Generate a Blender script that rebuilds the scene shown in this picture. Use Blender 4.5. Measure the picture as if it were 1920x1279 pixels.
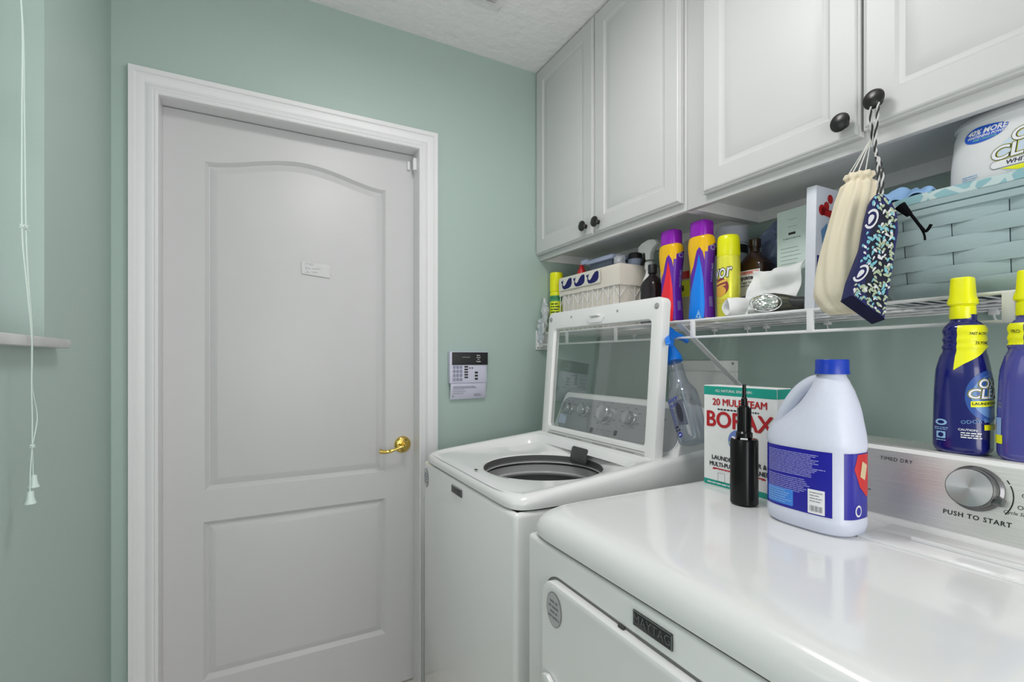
import bpy, bmesh, math, random
from mathutils import Vector, Matrix, noise
PI = math.pi
random.seed(7)
SC = bpy.context.scene
COL = SC.collection
for o in list(bpy.data.objects): bpy.data.objects.remove(o)

# ------------------------------------------------------------------ camera, world, lights, exposure
cam_d = bpy.data.cameras.new('camera'); cam = bpy.data.objects.new('camera', cam_d); COL.objects.link(cam)
cam.location = (0, 0, 1.2); cam.rotation_euler = (PI/2, 0, -math.radians(27.87))
cam_d.sensor_width = 36; cam_d.lens = 911/1920*36; cam_d.shift_y = 34.5/1920; cam_d.clip_start = 0.01
SC.camera = cam
SC.view_settings.view_transform = 'Standard'; SC.view_settings.look = 'None'
SC.view_settings.gamma = 1; SC.view_settings.use_curve_mapping = False
SC.view_settings.exposure = 0.0
w = bpy.data.worlds.new('world'); SC.world = w; w.use_nodes = True
w.node_tree.nodes['Background'].inputs[0].default_value = (1.0, 0.98, 0.985, 1)
w.node_tree.nodes['Background'].inputs[1].default_value = 1.35
def area(name, loc, rot, sx, sy, power, color=(1, 1, 1)):
    d = bpy.data.lights.new(name, 'AREA'); d.shape = 'RECTANGLE'; d.size = sx; d.size_y = sy; d.energy = power; d.color = color
    o = bpy.data.objects.new(name, d); COL.objects.link(o); o.location = loc; o.rotation_euler = rot; return o
area('window_daylight', (-1.75, 0.45, 1.75), (0, -PI/2, 0), 2.0, 2.2, 85, (1.0, 0.99, 1.0))
area('added_fill_light', (0.05, -1.15, 1.10), (PI/2+0.10, 0, -0.35), 1.2, 1.0, 13, (1.0, 0.98, 0.98))  # unseen fill added behind the camera to brighten the shelf and cabinet undersides
area('ceiling_lamp_light', (0.38, 0.88, 2.385), (0, 0, 0), 0.34, 0.34, 7.5, (1.0, 0.975, 0.97))

# ------------------------------------------------------------------ materials
MATS = {}
BRIGHT = ('yellow_plastic', 'yellow_label', 'lime_label', 'cream_cotton', 'beige_linen', 'white_card', 'lavender_plastic', 'orange_bottle_plastic', 'purple_plastic', 'purple_label', 'red_flame_label', 'blue_flame_label', 'pale_yellow_can', 'pale_grey_plastic', 'pale_green_card', 'lavender_card', 'white_paper', 'blue_grey_bag_film', 'light_blue_cloth', 'navy_bottle_plastic', 'violet_blue_clear_plastic')
def mat(name, col, rough=0.5, metal=0.0, bump=0.0, bscale=60, var=0.03, coat=0.0, emit=None, spec=0.5, bdist=0.002, aniso=None):
    if name in MATS: return MATS[name]
    if name in BRIGHT: col = tuple(min(0.9, c*1.3) for c in col)      # base colours lifted to stand in for missing light below the cabinets
    m = bpy.data.materials.new(name); m.use_nodes = True; nt = m.node_tree; b = nt.nodes['Principled BSDF']
    b.inputs['Roughness'].default_value = rough; b.inputs['Metallic'].default_value = metal
    b.inputs['Coat Weight'].default_value = coat; b.inputs['Specular IOR Level'].default_value = spec
    tc = nt.nodes.new('ShaderNodeTexCoord'); n = nt.nodes.new('ShaderNodeTexNoise'); n.inputs['Scale'].default_value = bscale
    n.inputs['Detail'].default_value = 3
    if aniso:
        mp = nt.nodes.new('ShaderNodeMapping'); mp.inputs['Scale'].default_value = aniso
        nt.links.new(tc.outputs['Object'], mp.inputs[0]); nt.links.new(mp.outputs[0], n.inputs['Vector'])
    else: nt.links.new(tc.outputs['Object'], n.inputs['Vector'])
    r = nt.nodes.new('ShaderNodeMix'); r.data_type = 'RGBA'
    c = (*col, 1); r.inputs[6].default_value = tuple(x*(1-var) for x in col)+(1,); r.inputs[7].default_value = tuple(min(1, x*(1+var)) for x in col)+(1,)
    nt.links.new(n.outputs[0], r.inputs[0]); nt.links.new(r.outputs[2], b.inputs['Base Color'])
    if bump:
        bp = nt.nodes.new('ShaderNodeBump'); bp.inputs['Strength'].default_value = bump; bp.inputs['Distance'].default_value = bdist
        nt.links.new(n.outputs[0], bp.inputs['Height']); nt.links.new(bp.outputs[0], b.inputs['Normal'])
    if emit:
        b.inputs['Emission Color'].default_value = (*col, 1); b.inputs['Emission Strength'].default_value = emit
    MATS[name] = m; return m
def s(r, g, b):  # sRGB 0-255 -> linear
    f = lambda c: (c/255/12.92) if c <= 10 else ((c/255+0.055)/1.055)**2.4
    return (f(r), f(g), f(b))
def clear(name, col, gloss=0.12, rough=0.03, milk=0.0, milkcol=(0.8, 0.8, 0.85)):
    """thin clear sheet: lets light straight through with a tint, mirrors by Fresnel, optional haze"""
    m = bpy.data.materials.new(name); m.use_nodes = True; nt = m.node_tree; nt.nodes.clear()
    out = nt.nodes.new('ShaderNodeOutputMaterial'); t = nt.nodes.new('ShaderNodeBsdfTransparent'); t.inputs[0].default_value = (*col, 1)
    g = nt.nodes.new('ShaderNodeBsdfGlossy'); g.inputs['Roughness'].default_value = rough
    lw = nt.nodes.new('ShaderNodeLayerWeight'); lw.inputs[0].default_value = 0.12
    mu = nt.nodes.new('ShaderNodeMath'); mu.operation = 'MULTIPLY_ADD'; mu.inputs[1].default_value = 0.35; mu.inputs[2].default_value = gloss
    mu.use_clamp = True
    mx = nt.nodes.new('ShaderNodeMixShader'); nt.links.new(lw.outputs['Fresnel'], mu.inputs[0]); nt.links.new(mu.outputs[0], mx.inputs[0])
    src = t.outputs[0]
    if milk:
        d = nt.nodes.new('ShaderNodeBsdfDiffuse'); d.inputs[0].default_value = (*milkcol, 1)
        n = nt.nodes.new('ShaderNodeTexNoise'); n.inputs['Scale'].default_value = 40
        mm = nt.nodes.new('ShaderNodeMath'); mm.operation = 'MULTIPLY'; mm.inputs[1].default_value = milk*2; nt.links.new(n.outputs[0], mm.inputs[0])
        m2 = nt.nodes.new('ShaderNodeMixShader'); nt.links.new(mm.outputs[0], m2.inputs[0]); nt.links.new(src, m2.inputs[1]); nt.links.new(d.outputs[0], m2.inputs[2]); src = m2.outputs[0]
    nt.links.new(src, mx.inputs[1]); nt.links.new(g.outputs[0], mx.inputs[2]); nt.links.new(mx.outputs[0], out.inputs[0])
    MATS[name] = m; return m
WALL = mat('sage_wall_paint', (0.395, 0.505, 0.465), 0.42, bump=0.12, bscale=180, var=0.02)
CEIL = mat('textured_ceiling_paint', (0.90, 0.88, 0.885), 0.9, bump=1.0, bscale=28, bdist=0.006)
TRIM = mat('white_trim_paint', (0.76, 0.76, 0.77), 0.35, var=0.01)
DOORM = mat('white_door_paint', (0.575, 0.575, 0.58), 0.38, var=0.015, bscale=12)
CAB = mat('white_thermofoil', (0.62, 0.62, 0.62), 0.42, var=0.01, bscale=8)
CABIN = mat('cabinet_underside_melamine', (0.88, 0.88, 0.88), 0.5, var=0.02)
MELB = mat('pale_blue_back_panel', s(170, 190, 200), 0.5)
APPL = mat('white_appliance_enamel', (0.85, 0.85, 0.85), 0.16, var=0.008, bscale=5, coat=0.3)
APPL2 = mat('white_appliance_plastic', (0.84, 0.84, 0.835), 0.3, var=0.01)
GRAYP = mat('grey_tub_plastic', (0.34, 0.34, 0.345), 0.4)
DARKP = mat('dark_grey_plastic', (0.035, 0.035, 0.038), 0.4)
SEAM = mat('dark_seam_shadow_gap', (0.05, 0.05, 0.05), 0.8)
WIRE = mat('white_vinyl_wire', (0.85, 0.85, 0.86), 0.3)
STEEL = mat('brushed_steel', (0.80, 0.79, 0.76), 0.42, 0.85, bump=0.2, bscale=10, var=0.10, aniso=(60, 1.2, 60), bdist=0.001)
SILV = mat('silver_grey_console', (0.42, 0.425, 0.445), 0.34, 0.55, var=0.03)
CHROME = mat('bright_chrome', (0.75, 0.75, 0.76), 0.15, 1.0)
BRASS = mat('polished_brass', (0.72, 0.52, 0.13), 0.14, 1.0)
BRONZE = mat('dark_bronze_knob', (0.035, 0.034, 0.034), 0.3, 0.6)
BLACK = mat('black_plastic', (0.004, 0.004, 0.004), 0.22, spec=0.3)
INK = mat('black_ink', (0.012, 0.012, 0.014), 0.5)
GINK = mat('grey_ink', (0.22, 0.22, 0.25), 0.6)
WINK = mat('white_ink', (0.82, 0.82, 0.84), 0.45)
LINK = mat('lilac_ink', s(150, 150, 215), 0.5)
BLUEL = mat('royal_blue_label', s(22, 18, 150), 0.3)
NAVY = mat('navy_bottle_plastic', s(18, 22, 92), 0.16, coat=0.4)
NAVYP = mat('violet_blue_clear_plastic', s(66, 66, 135), 0.15, coat=0.4)
YEL = mat('yellow_plastic', s(240, 228, 10), 0.25)
YELL = mat('yellow_label', s(240, 226, 20), 0.35)
LIME = mat('lime_label', s(205, 215, 30), 0.35)
GREENL = mat('green_label', s(70, 160, 110), 0.4)
TEAL = mat('teal_print', s(24, 160, 142), 0.4)
RED = mat('red_print', s(200, 30, 35), 0.4)
SKYB = mat('sky_blue_print', s(50, 150, 230), 0.35)
PALEB = mat('pale_blue_print', s(150, 190, 225), 0.4)
PURP = mat('purple_plastic', s(128, 20, 160), 0.22)
PURPL = mat('purple_label', s(86, 28, 150), 0.35)
ORNG = mat('orange_bottle_plastic', s(250, 170, 15), 0.25)
CARD = mat('white_card', s(228, 228, 232), 0.55)
JUG = mat('white_hdpe_jug', s(212, 216, 232), 0.35, bump=0.05, bscale=120)
TRIGB = mat('blue_trigger_plastic', s(8, 120, 225), 0.22)
CAPB = mat('blue_cap_plastic', s(8, 55, 175), 0.3)
CLEARB = clear('clear_spray_plastic', (0.80, 0.83, 0.88), 0.10, 0.06, 0.06, (0.6, 0.62, 0.7))
GLASS = clear('lid_glass', (0.985, 0.995, 0.99), 0.09, 0.0)
PANE = clear('window_glass', (0.5, 0.51, 0.505), 0.04, 0.0)
FILM = clear('translucent_bag_film', (0.85, 0.88, 0.9), 0.12, 0.15, 0.5, (0.88, 0.9, 0.95))
BROWNB = mat('brown_bottle_plastic', s(52, 32, 22), 0.18, coat=0.3)
CREAM = mat('cream_cotton', s(206, 196, 174), 0.9, bump=0.3, bscale=500, bdist=0.001)
LINEN = mat('beige_linen', s(205, 198, 188), 0.9, bump=0.4, bscale=400, bdist=0.001)
PAPER = mat('white_paper', s(222, 222, 222), 0.7, bump=0.2, bscale=30)
WEAVE = mat('blue_painted_wood_splint', s(160, 180, 184), 0.6, bump=0.2, bscale=60, var=0.06, aniso=(1, 1, 14))
WEAVED = mat('dark_weave_gap', s(60, 76, 88), 0.9)
BLUECL = mat('light_blue_cloth', s(130, 165, 205), 0.9, bump=0.3, bscale=300)
LINER = mat('aqua_basket_liner', s(150, 190, 195), 0.8)
MARBLE = mat('marble_sill', (0.62, 0.61, 0.61), 0.25, var=0.22, bscale=18)
FLOORM = mat('beige_floor_tile', s(222, 216, 208), 0.4)

# ------------------------------------------------------------------ helpers
OFF = {}
def tag(o, label=None, cat=None, group=None, kind=None):
    if label: o['label'] = label
    if cat: o['category'] = cat
    if group: o['group'] = group
    if kind: o['kind'] = kind
    return o
def empty(name, loc=(0, 0, 0), label=None, cat=None, group=None, kind=None, local=False, M=None):
    o = bpy.data.objects.new(name, None); COL.objects.link(o); o.empty_display_size = 0.05
    if M is not None: o.matrix_world = M; local = True
    else: o.location = loc
    OFF[o.name] = Vector((0, 0, 0)) if local else Vector(loc)
    return tag(o, label, cat, group, kind)
def obj(name, parts, m=None, parent=None, smooth=35, label=None, cat=None, group=None, kind=None):
    if not isinstance(parts, list): parts = [(parts, m)]
    bm = bmesh.new(); mats = []
    for b, mm in parts:
        if mm not in mats: mats.append(mm)
        i = mats.index(mm)
        me = bpy.data.meshes.new('t'); b.to_mesh(me); b.free(); n0 = len(bm.faces)
        bm.from_mesh(me); bpy.data.meshes.remove(me); bm.faces.ensure_lookup_table()
        for f in bm.faces[n0:]: f.material_index = i
    if parent is not None:
        off = OFF[parent.name]
    else:
        xs = [v.co for v in bm.verts]
        off = Vector(((min(v.x for v in xs)+max(v.x for v in xs))/2, (min(v.y for v in xs)+max(v.y for v in xs))/2, min(v.z for v in xs)))
    bmesh.ops.translate(bm, verts=bm.verts, vec=-off)
    me = bpy.data.meshes.new(name); bm.to_mesh(me); bm.free()
    for mm in mats: me.materials.append(mm)
    if smooth:
        for p in me.polygons: p.use_smooth = True
        me.set_sharp_from_angle(angle=math.radians(smooth))
    o = bpy.data.objects.new(name, me); COL.objects.link(o)
    OFF[o.name] = off.copy()
    if parent is not None: o.parent = parent
    else: o.location = off
    return tag(o, label, cat, group, kind)
def fixn(bm): bmesh.ops.recalc_face_normals(bm, faces=bm.faces); return bm
def box(x0, y0, z0, x1, y1, z1, bev=0, seg=2, bm=None):
    b = bmesh.new(); bmesh.ops.create_cube(b, size=1)
    for v in b.verts: v.co = Vector(((x0+x1)/2+v.co.x*abs(x1-x0), (y0+y1)/2+v.co.y*abs(y1-y0), (z0+z1)/2+v.co.z*abs(z1-z0)))
    if bev: bmesh.ops.bevel(b, geom=b.edges[:], offset=bev, segments=seg, profile=0.5, affect='EDGES')
    return join(bm, b)
def join(a, b):
    if a is None: return b
    me = bpy.data.meshes.new('t'); b.to_mesh(me); b.free(); a.from_mesh(me); bpy.data.meshes.remove(me); return a
def joins(*l):
    a = l[0]
    for b in l[1:]: a = join(a, b)
    return a
def rings(loops, cap0=False, cap1=False, closed=False):
    """skin successive closed loops of equal vertex count"""
    b = bmesh.new(); L = [[b.verts.new(p) for p in lp] for lp in loops]; n = len(L[0])
    for i in range(len(L)-1+(1 if closed else 0)):
        A = L[i]; B = L[(i+1) % len(L)]
        for k in range(n):
            try: b.faces.new((A[k], A[(k+1) % n], B[(k+1) % n], B[k]))
            except ValueError: pass
    if cap0: b.faces.new(L[0][::-1])
    if cap1: b.faces.new(L[-1])
    return b
def frame_of(d):
    d = d.normalized(); a = Vector((0, 0, 1)) if abs(d.z) < 0.9 else Vector((1, 0, 0)); u = d.cross(a).normalized(); return u, d.cross(u).normalized()
def tube(pts, r, n=10, bm=None, caps=True):
    pts = [Vector(p) for p in pts]; loops = []; u = None
    for i, p in enumerate(pts):
        d = (pts[min(i+1, len(pts)-1)]-pts[max(i-1, 0)]).normalized()
        if u is None: u, v = frame_of(d)
        else:
            u = (u-d*u.dot(d)).normalized(); v = d.cross(u)
        rr = r[i] if isinstance(r, (list, tuple)) else r
        loops.append([p+(u*math.cos(2*PI*k/n)+v*math.sin(2*PI*k/n))*rr for k in range(n)])
    return join(bm, fixn(rings(loops, caps, caps)))
def spline(pts, n=6):
    P = [Vector(p) for p in pts]; out = []
    for i in range(len(P)-1):
        a = P[max(i-1, 0)]; b = P[i]; c = P[i+1]; d = P[min(i+2, len(P)-1)]
        for k in range(n):
            t = k/n; out.append(0.5*((2*b)+(c-a)*t+(2*a-5*b+4*c-d)*t*t+(3*b-a-3*c+d)*t**3))
    out.append(P[-1]); return out
def lathe(prof, n=40, o=(0, 0, 0), ax=(0, 0, 1), bm=None):
    """prof: (radius, height along axis)"""
    o = Vector(o); ax = Vector(ax).normalized(); u, v = frame_of(ax)
    loops = [[o+ax*h+(u*math.cos(2*PI*k/n)+v*math.sin(2*PI*k/n))*max(r, 1e-5) for k in range(n)] for r, h in prof]
    return join(bm, fixn(rings(loops, True, True)))
def prism(poly, mp, d, bev=0, seg=2, bm=None):
    """poly 2-D; mp(x,y,z)->Vector; extruded by d in z"""
    b = bmesh.new(); v = [b.verts.new((x, y, 0)) for x, y in poly]; f = b.faces.new(v)
    r = bmesh.ops.extrude_face_region(b, geom=[f]); ev = [e for e in r['geom'] if isinstance(e, bmesh.types.BMVert)]
    bmesh.ops.translate(b, verts=ev, vec=(0, 0, d)); fixn(b)
    if bev: bmesh.ops.bevel(b, geom=[e for e in b.edges if e.calc_face_angle(0) > 0.5 or True], offset=bev, segments=seg, profile=0.5, affect='EDGES')
    for q in b.verts: q.co = mp(*q.co)
    return join(bm, fixn(b))
def plane_map(o, U, V):
    o = Vector(o); U = Vector(U).normalized(); V = Vector(V).normalized(); N = U.cross(V)
    return lambda x, y, z=0: o+U*x+V*y+N*z
def faceX(x, y, z): return plane_map((x, y, z), (0, -1, 0), (0, 0, 1))      # surface that faces -X; right is -Y
def faceY(x, y, z): return plane_map((x, y, z), (1, 0, 0), (0, 0, 1))       # surface that faces -Y; right is +X
def rrect(w, h, r, n=6, cx=0, cy=0):
    out = []
    for sx, sy, a in ((1, 1, 0), (-1, 1, 90), (-1, -1, 180), (1, -1, 270)):
        for k in range(n+1):
            t = math.radians(a+90*k/n); out.append((cx+sx*(w/2-r)+r*math.cos(t), cy+sy*(h/2-r)+r*math.sin(t)))
    return out
def ellipse(rx, ry, n=32, cx=0, cy=0): return [(cx+rx*math.cos(2*PI*k/n), cy+ry*math.sin(2*PI*k/n)) for k in range(n)]
def inset(poly, d):
    n = len(poly); out = []
    for i in range(n):
        a = Vector(poly[i-1]); b = Vector(poly[i]); c = Vector(poly[(i+1) % n])
        e1 = (b-a).normalized(); e2 = (c-b).normalized(); n1 = Vector((-e1.y, e1.x)); n2 = Vector((-e2.y, e2.x))
        m = (n1+n2); m = m/max(m.length, 1e-6); k = d/max(m.dot(n1), 0.3); out.append((b.x+m.x*k, b.y+m.y*k))
    return out
def profile_rings(poly, steps, mp, cap=True, back=None):
    """poly CCW outline; steps = (inset, height)"""
    loops = [[mp(x, y, h) for x, y in inset(poly, d)] for d, h in steps]
    return rings(loops, back is not None, cap)
def flat(poly, mp, z=0.0004, cut=None, holes=()):
    """a printed shape lying on a surface; cut = spacing of the slices that let it follow a curved surface"""
    b = bmesh.new(); ed = []
    for lp in (poly,)+tuple(holes):
        v = [b.verts.new((x, y, 0)) for x, y in lp]; ed += [b.edges.new((v[i], v[(i+1) % len(v)])) for i in range(len(v))]
    bmesh.ops.triangle_fill(b, edges=ed, use_beauty=True, use_dissolve=False)
    return place(b, mp, z, cut)
def place(b, mp, z=0.0004, cut=None):
    if cut:
        xs = [v.co.x for v in b.verts]; x = min(xs)+cut
        while x < max(xs)-1e-5:
            bmesh.ops.bisect_plane(b, geom=b.verts[:]+b.edges[:]+b.faces[:], plane_co=(x, 0, 0), plane_no=(1, 0, 0)); x += cut
        ys = [v.co.y for v in b.verts]; cy = cut; y = min(ys)+cy
        while y < max(ys)-1e-5:
            bmesh.ops.bisect_plane(b, geom=b.verts[:]+b.edges[:]+b.faces[:], plane_co=(0, y, 0), plane_no=(0, 1, 0)); y += cy
        bmesh.ops.triangulate(b, faces=b.faces[:])
    for f in b.faces:
        if f.normal.z < 0: f.normal_flip()
    for v in b.verts: v.co = mp(v.co.x, v.co.y, z)
    return b
def text(t, size, mp, x=0, y=0, z=0.0008, bold=0.0, shear=0, align='CENTER', sx=1.0, cut=None, rot=0, space=1.0):
    c = bpy.data.curves.new('t', 'FONT'); c.body = t; c.size = size; c.offset = bold*size; c.shear = shear
    c.align_x = align; c.align_y = 'CENTER'; c.resolution_u = 4 if size > 0.018 else 2; c.space_character = space
    o = bpy.data.objects.new('t', c); me = bpy.data.meshes.new_from_object(o)
    b = bmesh.new(); b.from_mesh(me); bpy.data.objects.remove(o); bpy.data.curves.remove(c); bpy.data.meshes.remove(me)
    ca, sa = math.cos(rot), math.sin(rot)
    for v in b.verts:
        px, py = v.co.x*sx, v.co.y; v.co = Vector((x+px*ca-py*sa, y+px*sa+py*ca, 0))
    return place(b, mp, z, cut)
def btext(t, size, mp, x=0, y=0, z=0.0008, k=0.035, **kw):
    return joins(*[text(t, size, mp, x+dx*size, y+dy*size, z+0.00006*i, **kw) for i, (dx, dy) in enumerate(((0, 0), (k, 0), (-k, 0), (0, k*0.7), (0, -k*0.7)))])
def lines(n, w0, h, gap, mp, x=0, y=0, z=0.0006, cut=None, seed=1, seg=6, jag=True):
    """n rows of small print, each row a run of word-length dashes"""
    rnd = random.Random(seed); b = None
    for i in range(n):
        px = x; end = x+w0*(rnd.uniform(0.75, 1) if jag else 1)
        while px < end:
            wl = min(rnd.uniform(0.5, 1.6)*w0/seg, end-px)
            if wl > h*0.5:
                yy = y-i*gap; b = join(b, flat([(px, yy), (px+wl, yy), (px+wl, yy+h), (px, yy+h)], mp, z, cut))
            px += wl+h*0.6
    return b
class Body:
    """lofted hollow-looking body: sections (z, rx, ry, exponent, cx, cy)"""
    def __init__(self, secs, a0=PI, zref=None, n=56, sub=5, wob=None, sm=True):
        self.secs = [tuple(q)+(2, 0, 0)[len(q)-3:] if len(q) < 6 else tuple(q) for q in secs]
        self.sm = sm; self.n = n; self.sub = sub; self.a0 = a0; self.wob = wob
        self.zref = zref if zref is not None else self.secs[len(secs)//2][0]
        self.tab = []; sl = 0; prev = None; N = 720
        for k in range(-N//2, N//2+1):
            a = a0+2*PI*k/N; p = self.raw(a, self.zref)
            if prev is not None: sl += (p-prev).length
            self.tab.append([sl, a]); prev = p
        mid = self.tab[N//2][0]; self.per = sl
        for t in self.tab: t[0] -= mid
    def par(self, z):
        S = self.secs
        if z <= S[0][0]: return S[0][1:]
        if z >= S[-1][0]: return S[-1][1:]
        for i in range(len(S)-1):
            if S[i][0] <= z <= S[i+1][0]:
                t = (z-S[i][0])/max(1e-9, S[i+1][0]-S[i][0]); return tuple(S[i][j]*(1-t)+S[i+1][j]*t for j in range(1, 6))
    def raw(self, a, z, off=0, par=None):
        rx, ry, e, cx, cy = par or self.par(z); c, q = math.cos(a), math.sin(a)
        k = 1+(self.wob(a, z) if self.wob else 0); rx += off; ry += off
        r = k*(abs(c/rx)**e+abs(q/ry)**e)**(-1/e)
        return Vector((cx+r*c, cy+r*q, z))
    def pt(self, x, y, z=0):   # x arc length right of a0, y height, z offset outward
        T = self.tab; lo, hi = 0, len(T)-1; x = max(T[0][0], min(T[-1][0], x))
        while hi-lo > 1:
            m = (lo+hi)//2
            if T[m][0] <= x: lo = m
            else: hi = m
        t = (x-T[lo][0])/max(1e-9, T[hi][0]-T[lo][0]); return self.raw(T[lo][1]*(1-t)+T[hi][1]*t, y, z)
    def mesh(self, z0=None, z1=None, caps=True, step=None):
        S = self.secs; zs = []
        for i in range(len(S)-1):
            k = self.sub if self.sm else 1
            for j in range(k): zs.append((i, j/k))
        loops = []
        for i, t in zs+[(len(S)-1, 0)]:
            if i == len(S)-1: p = S[-1]
            else: p = tuple(S[i][j]*(1-t)+S[i+1][j]*t for j in range(6))
            loops.append([self.raw(self.a0+2*PI*k/self.n, p[0], 0, p[1:]) for k in range(self.n)])
        return fixn(rings(loops, caps, caps))
def smooth_secs(S, n=5):
    S = [tuple(q)+(2, 0, 0)[len(q)-3:] for q in S]; out = []
    for i in range(len(S)-1):
        a, b, c, d = S[max(i-1, 0)], S[i], S[i+1], S[min(i+2, len(S)-1)]
        for k in range(n):
            t = k/n; q = [0.5*((2*b[j])+(c[j]-a[j])*t+(2*a[j]-5*b[j]+4*c[j]-d[j])*t*t+(3*b[j]-a[j]-3*c[j]+d[j])*t**3) for j in range(6)]
            q[0] = b[0]*(1-t)+c[0]*t; out.append(tuple(q))
    out.append(S[-1]); return out
def xf(bm, M): bm.transform(M); return bm
def crumple(bm, amp, sc, seed=0):
    for v in bm.verts:
        q = v.co*sc+Vector((seed, seed*2.3, 0)); v.co += Vector((noise.noise(q), noise.noise(q+Vector((9, 0, 0))), noise.noise(q+Vector((0, 9, 0)))))*amp
    return bm
# ------------------------------------------------------------------ room shell
XL, XR, YB, ZC = -0.386, 1.449, 1.87, 2.48
YN = -1.25
ZF = -0.10     # floor level
obj('floor', box(XL-0.1, YN, ZF-0.05, XR+0.1, YB+0.2, ZF), FLOORM, kind='structure', smooth=0)
obj('ceiling', box(XL-0.12, YN, ZC, XR+0.12, YB+0.12, ZC+0.05), CEIL, kind='structure', smooth=0)
obj('wall_right', box(XR, YN, ZF, XR+0.1, YB+0.1, ZC), WALL, kind='structure', smooth=0)
DX0, DX1, DZ1 = -0.290, 0.592, 2.045      # rough opening
wb = box(XL-0.1, YB, ZF, DX0, YB+0.12, ZC); box(DX1, YB, ZF, XR+0.1, YB+0.12, ZC, bm=wb); box(DX0, YB, DZ1, DX1, YB+0.12, ZC, bm=wb)
obj('wall_back', wb, WALL, kind='structure', smooth=0)
WY0, WY1, WZ0, WZ1 = 0.40, 1.3425, 1.242, 2.16
wl = box(XL-0.16, YN, ZF, XL, WY0, ZC); box(XL-0.16, WY1, ZF, XL, YB+0.1, ZC, bm=wl)
box(XL-0.16, WY0, ZF, XL, WY1, WZ0, bm=wl); box(XL-0.16, WY0, WZ1, XL, WY1, ZC, bm=wl)
obj('wall_left', wl, WALL, kind='structure', smooth=0)
obj('baseboard_right', box(XR-0.014, YN, ZF, XR, YB, ZF+0.09, 0.004), TRIM, kind='structure')
bb = box(DX1+0.07, YB-0.014, ZF, XR-0.014, YB, ZF+0.09, 0.004)
obj('baseboard_back', bb, TRIM, kind='structure')
obj('baseboard_left', box(XL, YN, ZF, XL+0.014, YB, ZF+0.09, 0.004), TRIM, kind='structure')

# window
win = empty('window_1', (XL-0.14, 0.87, WZ0), kind='structure')
fr = None
for a in ((WY0, WZ0, WY0+0.04, WZ1), (WY1-0.04, WZ0, WY1, WZ1), (WY0, WZ0, WY1, WZ0+0.04), (WY0, WZ1-0.04, WY1, WZ1), (WY0, 1.68, WY1, 1.715)):
    fr = box(XL-0.155, a[0], a[1], XL-0.115, a[2], a[3], 0.004, bm=fr)
obj('window_frame', fr, TRIM, win)
obj('pane', box(XL-0.138, WY0+0.03, WZ0+0.03, XL-0.134, WY1-0.03, WZ1-0.03), PANE, win)
obj('window_sill', box(XL-0.115, WY0-0.06, WZ0-0.018, XL+0.028, WY1+0.06, WZ0+0.002, 0.004), MARBLE, win)

bl = empty('window_blind', (XL-0.07, 0.86, 1.812), 'raised white window blind with knotted pull cords at left edge', 'blind')
st = None
for i in range(30): st = box(XL-0.105, WY0+0.02, 1.836+i*0.0095, XL-0.06, WY1-0.07, 1.839+i*0.0095, bm=st)
BLM = mat('blind_white_vinyl', s(205, 222, 215), 0.45)
obj('slat_stack', st, BLM, bl, smooth=0)
obj('bottom_rail', box(XL-0.105, WY0+0.02, 1.812, XL-0.06, WY1-0.07, 1.832, 0.004), BLM, bl)
obj('head_rail', box(XL-0.108, WY0+0.012, 2.122, XL-0.056, WY1-0.012, 2.158, 0.003), BLM, bl)
cx = XL+0.034
c1 = spline([(XL-0.05, 1.128, 2.125), (cx-0.02, 1.125, 2.0), (cx, 1.1224, 1.8), (cx, 1.125, 1.62), (cx, 1.1255, 1.428), (cx, 1.143, 1.34), (cx, 1.1645, 1.25), (cx, 1.166, 1.2), (cx, 1.165, 1.15), (cx, 1.168, 1.1), (cx, 1.168, 1.047)])
c2 = spline([(XL-0.05, 1.133, 2.125), (cx-0.02, 1.127, 2.0), (cx, 1.124, 1.8), (cx, 1.135, 1.62), (cx, 1.142, 1.428), (cx, 1.152, 1.34), (cx, 1.1665, 1.26), (cx, 1.168, 1.2), (cx, 1.168, 1.15), (cx, 1.19, 1.10), (cx, 1.182, 1.07), (cx, 1.168, 1.047)])
obj('cord', tube(c1, 0.0011, 6), BLM, bl); obj('cord', tube(c2, 0.0011, 6), BLM, bl)
def knot(y, z, r=0.004):
    p = [(cx+r*0.6*math.sin(t*2.1), y+r*math.cos(t*1.0), z+r*0.6*math.sin(t*1.7)) for t in [i*0.45 for i in range(28)]]
    return tube(p, 0.0012, 5)
kk = joins(knot(1.127, 1.428), knot(1.142, 1.43), tube([(cx, 1.127, 1.427), (cx, 1.15, 1.424), (cx, 1.157, 1.427)], 0.001, 5))
obj('knot', kk, BLM, bl); obj('knot', knot(1.168, 1.045), BLM, bl)
c3 = tube(spline([(cx, 1.168, 1.045), (cx, 1.17, 1.02), (cx, 1.172, 0.992)]), 0.001, 6)
join(c3, tube(spline([(cx, 1.168, 1.045), (cx, 1.16, 1.0), (cx, 1.158, 0.965)]), 0.001, 6)); obj('cord_tail', c3, BLM, bl)
for y, z in ((1.174, 0.97), (1.160, 0.944)):
    obj('tassel', lathe([(0.001, 0.023), (0.0045, 0.022), (0.0055, 0.01), (0.0085, 0.0005), (0.0075, 0)], 16, (cx, y, z)), BLM, bl)

# door with casing
door = empty('door_1', (0.15, YB, ZF), kind='structure')
ci0, ci1, ciz = -0.2646, 0.5673, 2.0235
prof = [(0, 0.0), (0, 0.008), (0.0, 0.010), (0.004, 0.0125), (0.018, 0.0135), (0.022, 0.0175), (0.026, 0.018), (0.034, 0.0165), (0.044, 0.0145), (0.050, 0.0165), (0.054, 0.0190), (0.060, 0.0205), (0.064, 0.021), (0.067, 0.0185), (0.070, 0.0205), (0.074, 0.021), (0.078, 0.0185), (0.0795, 0.012), (0.0795, 0.0)]
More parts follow.
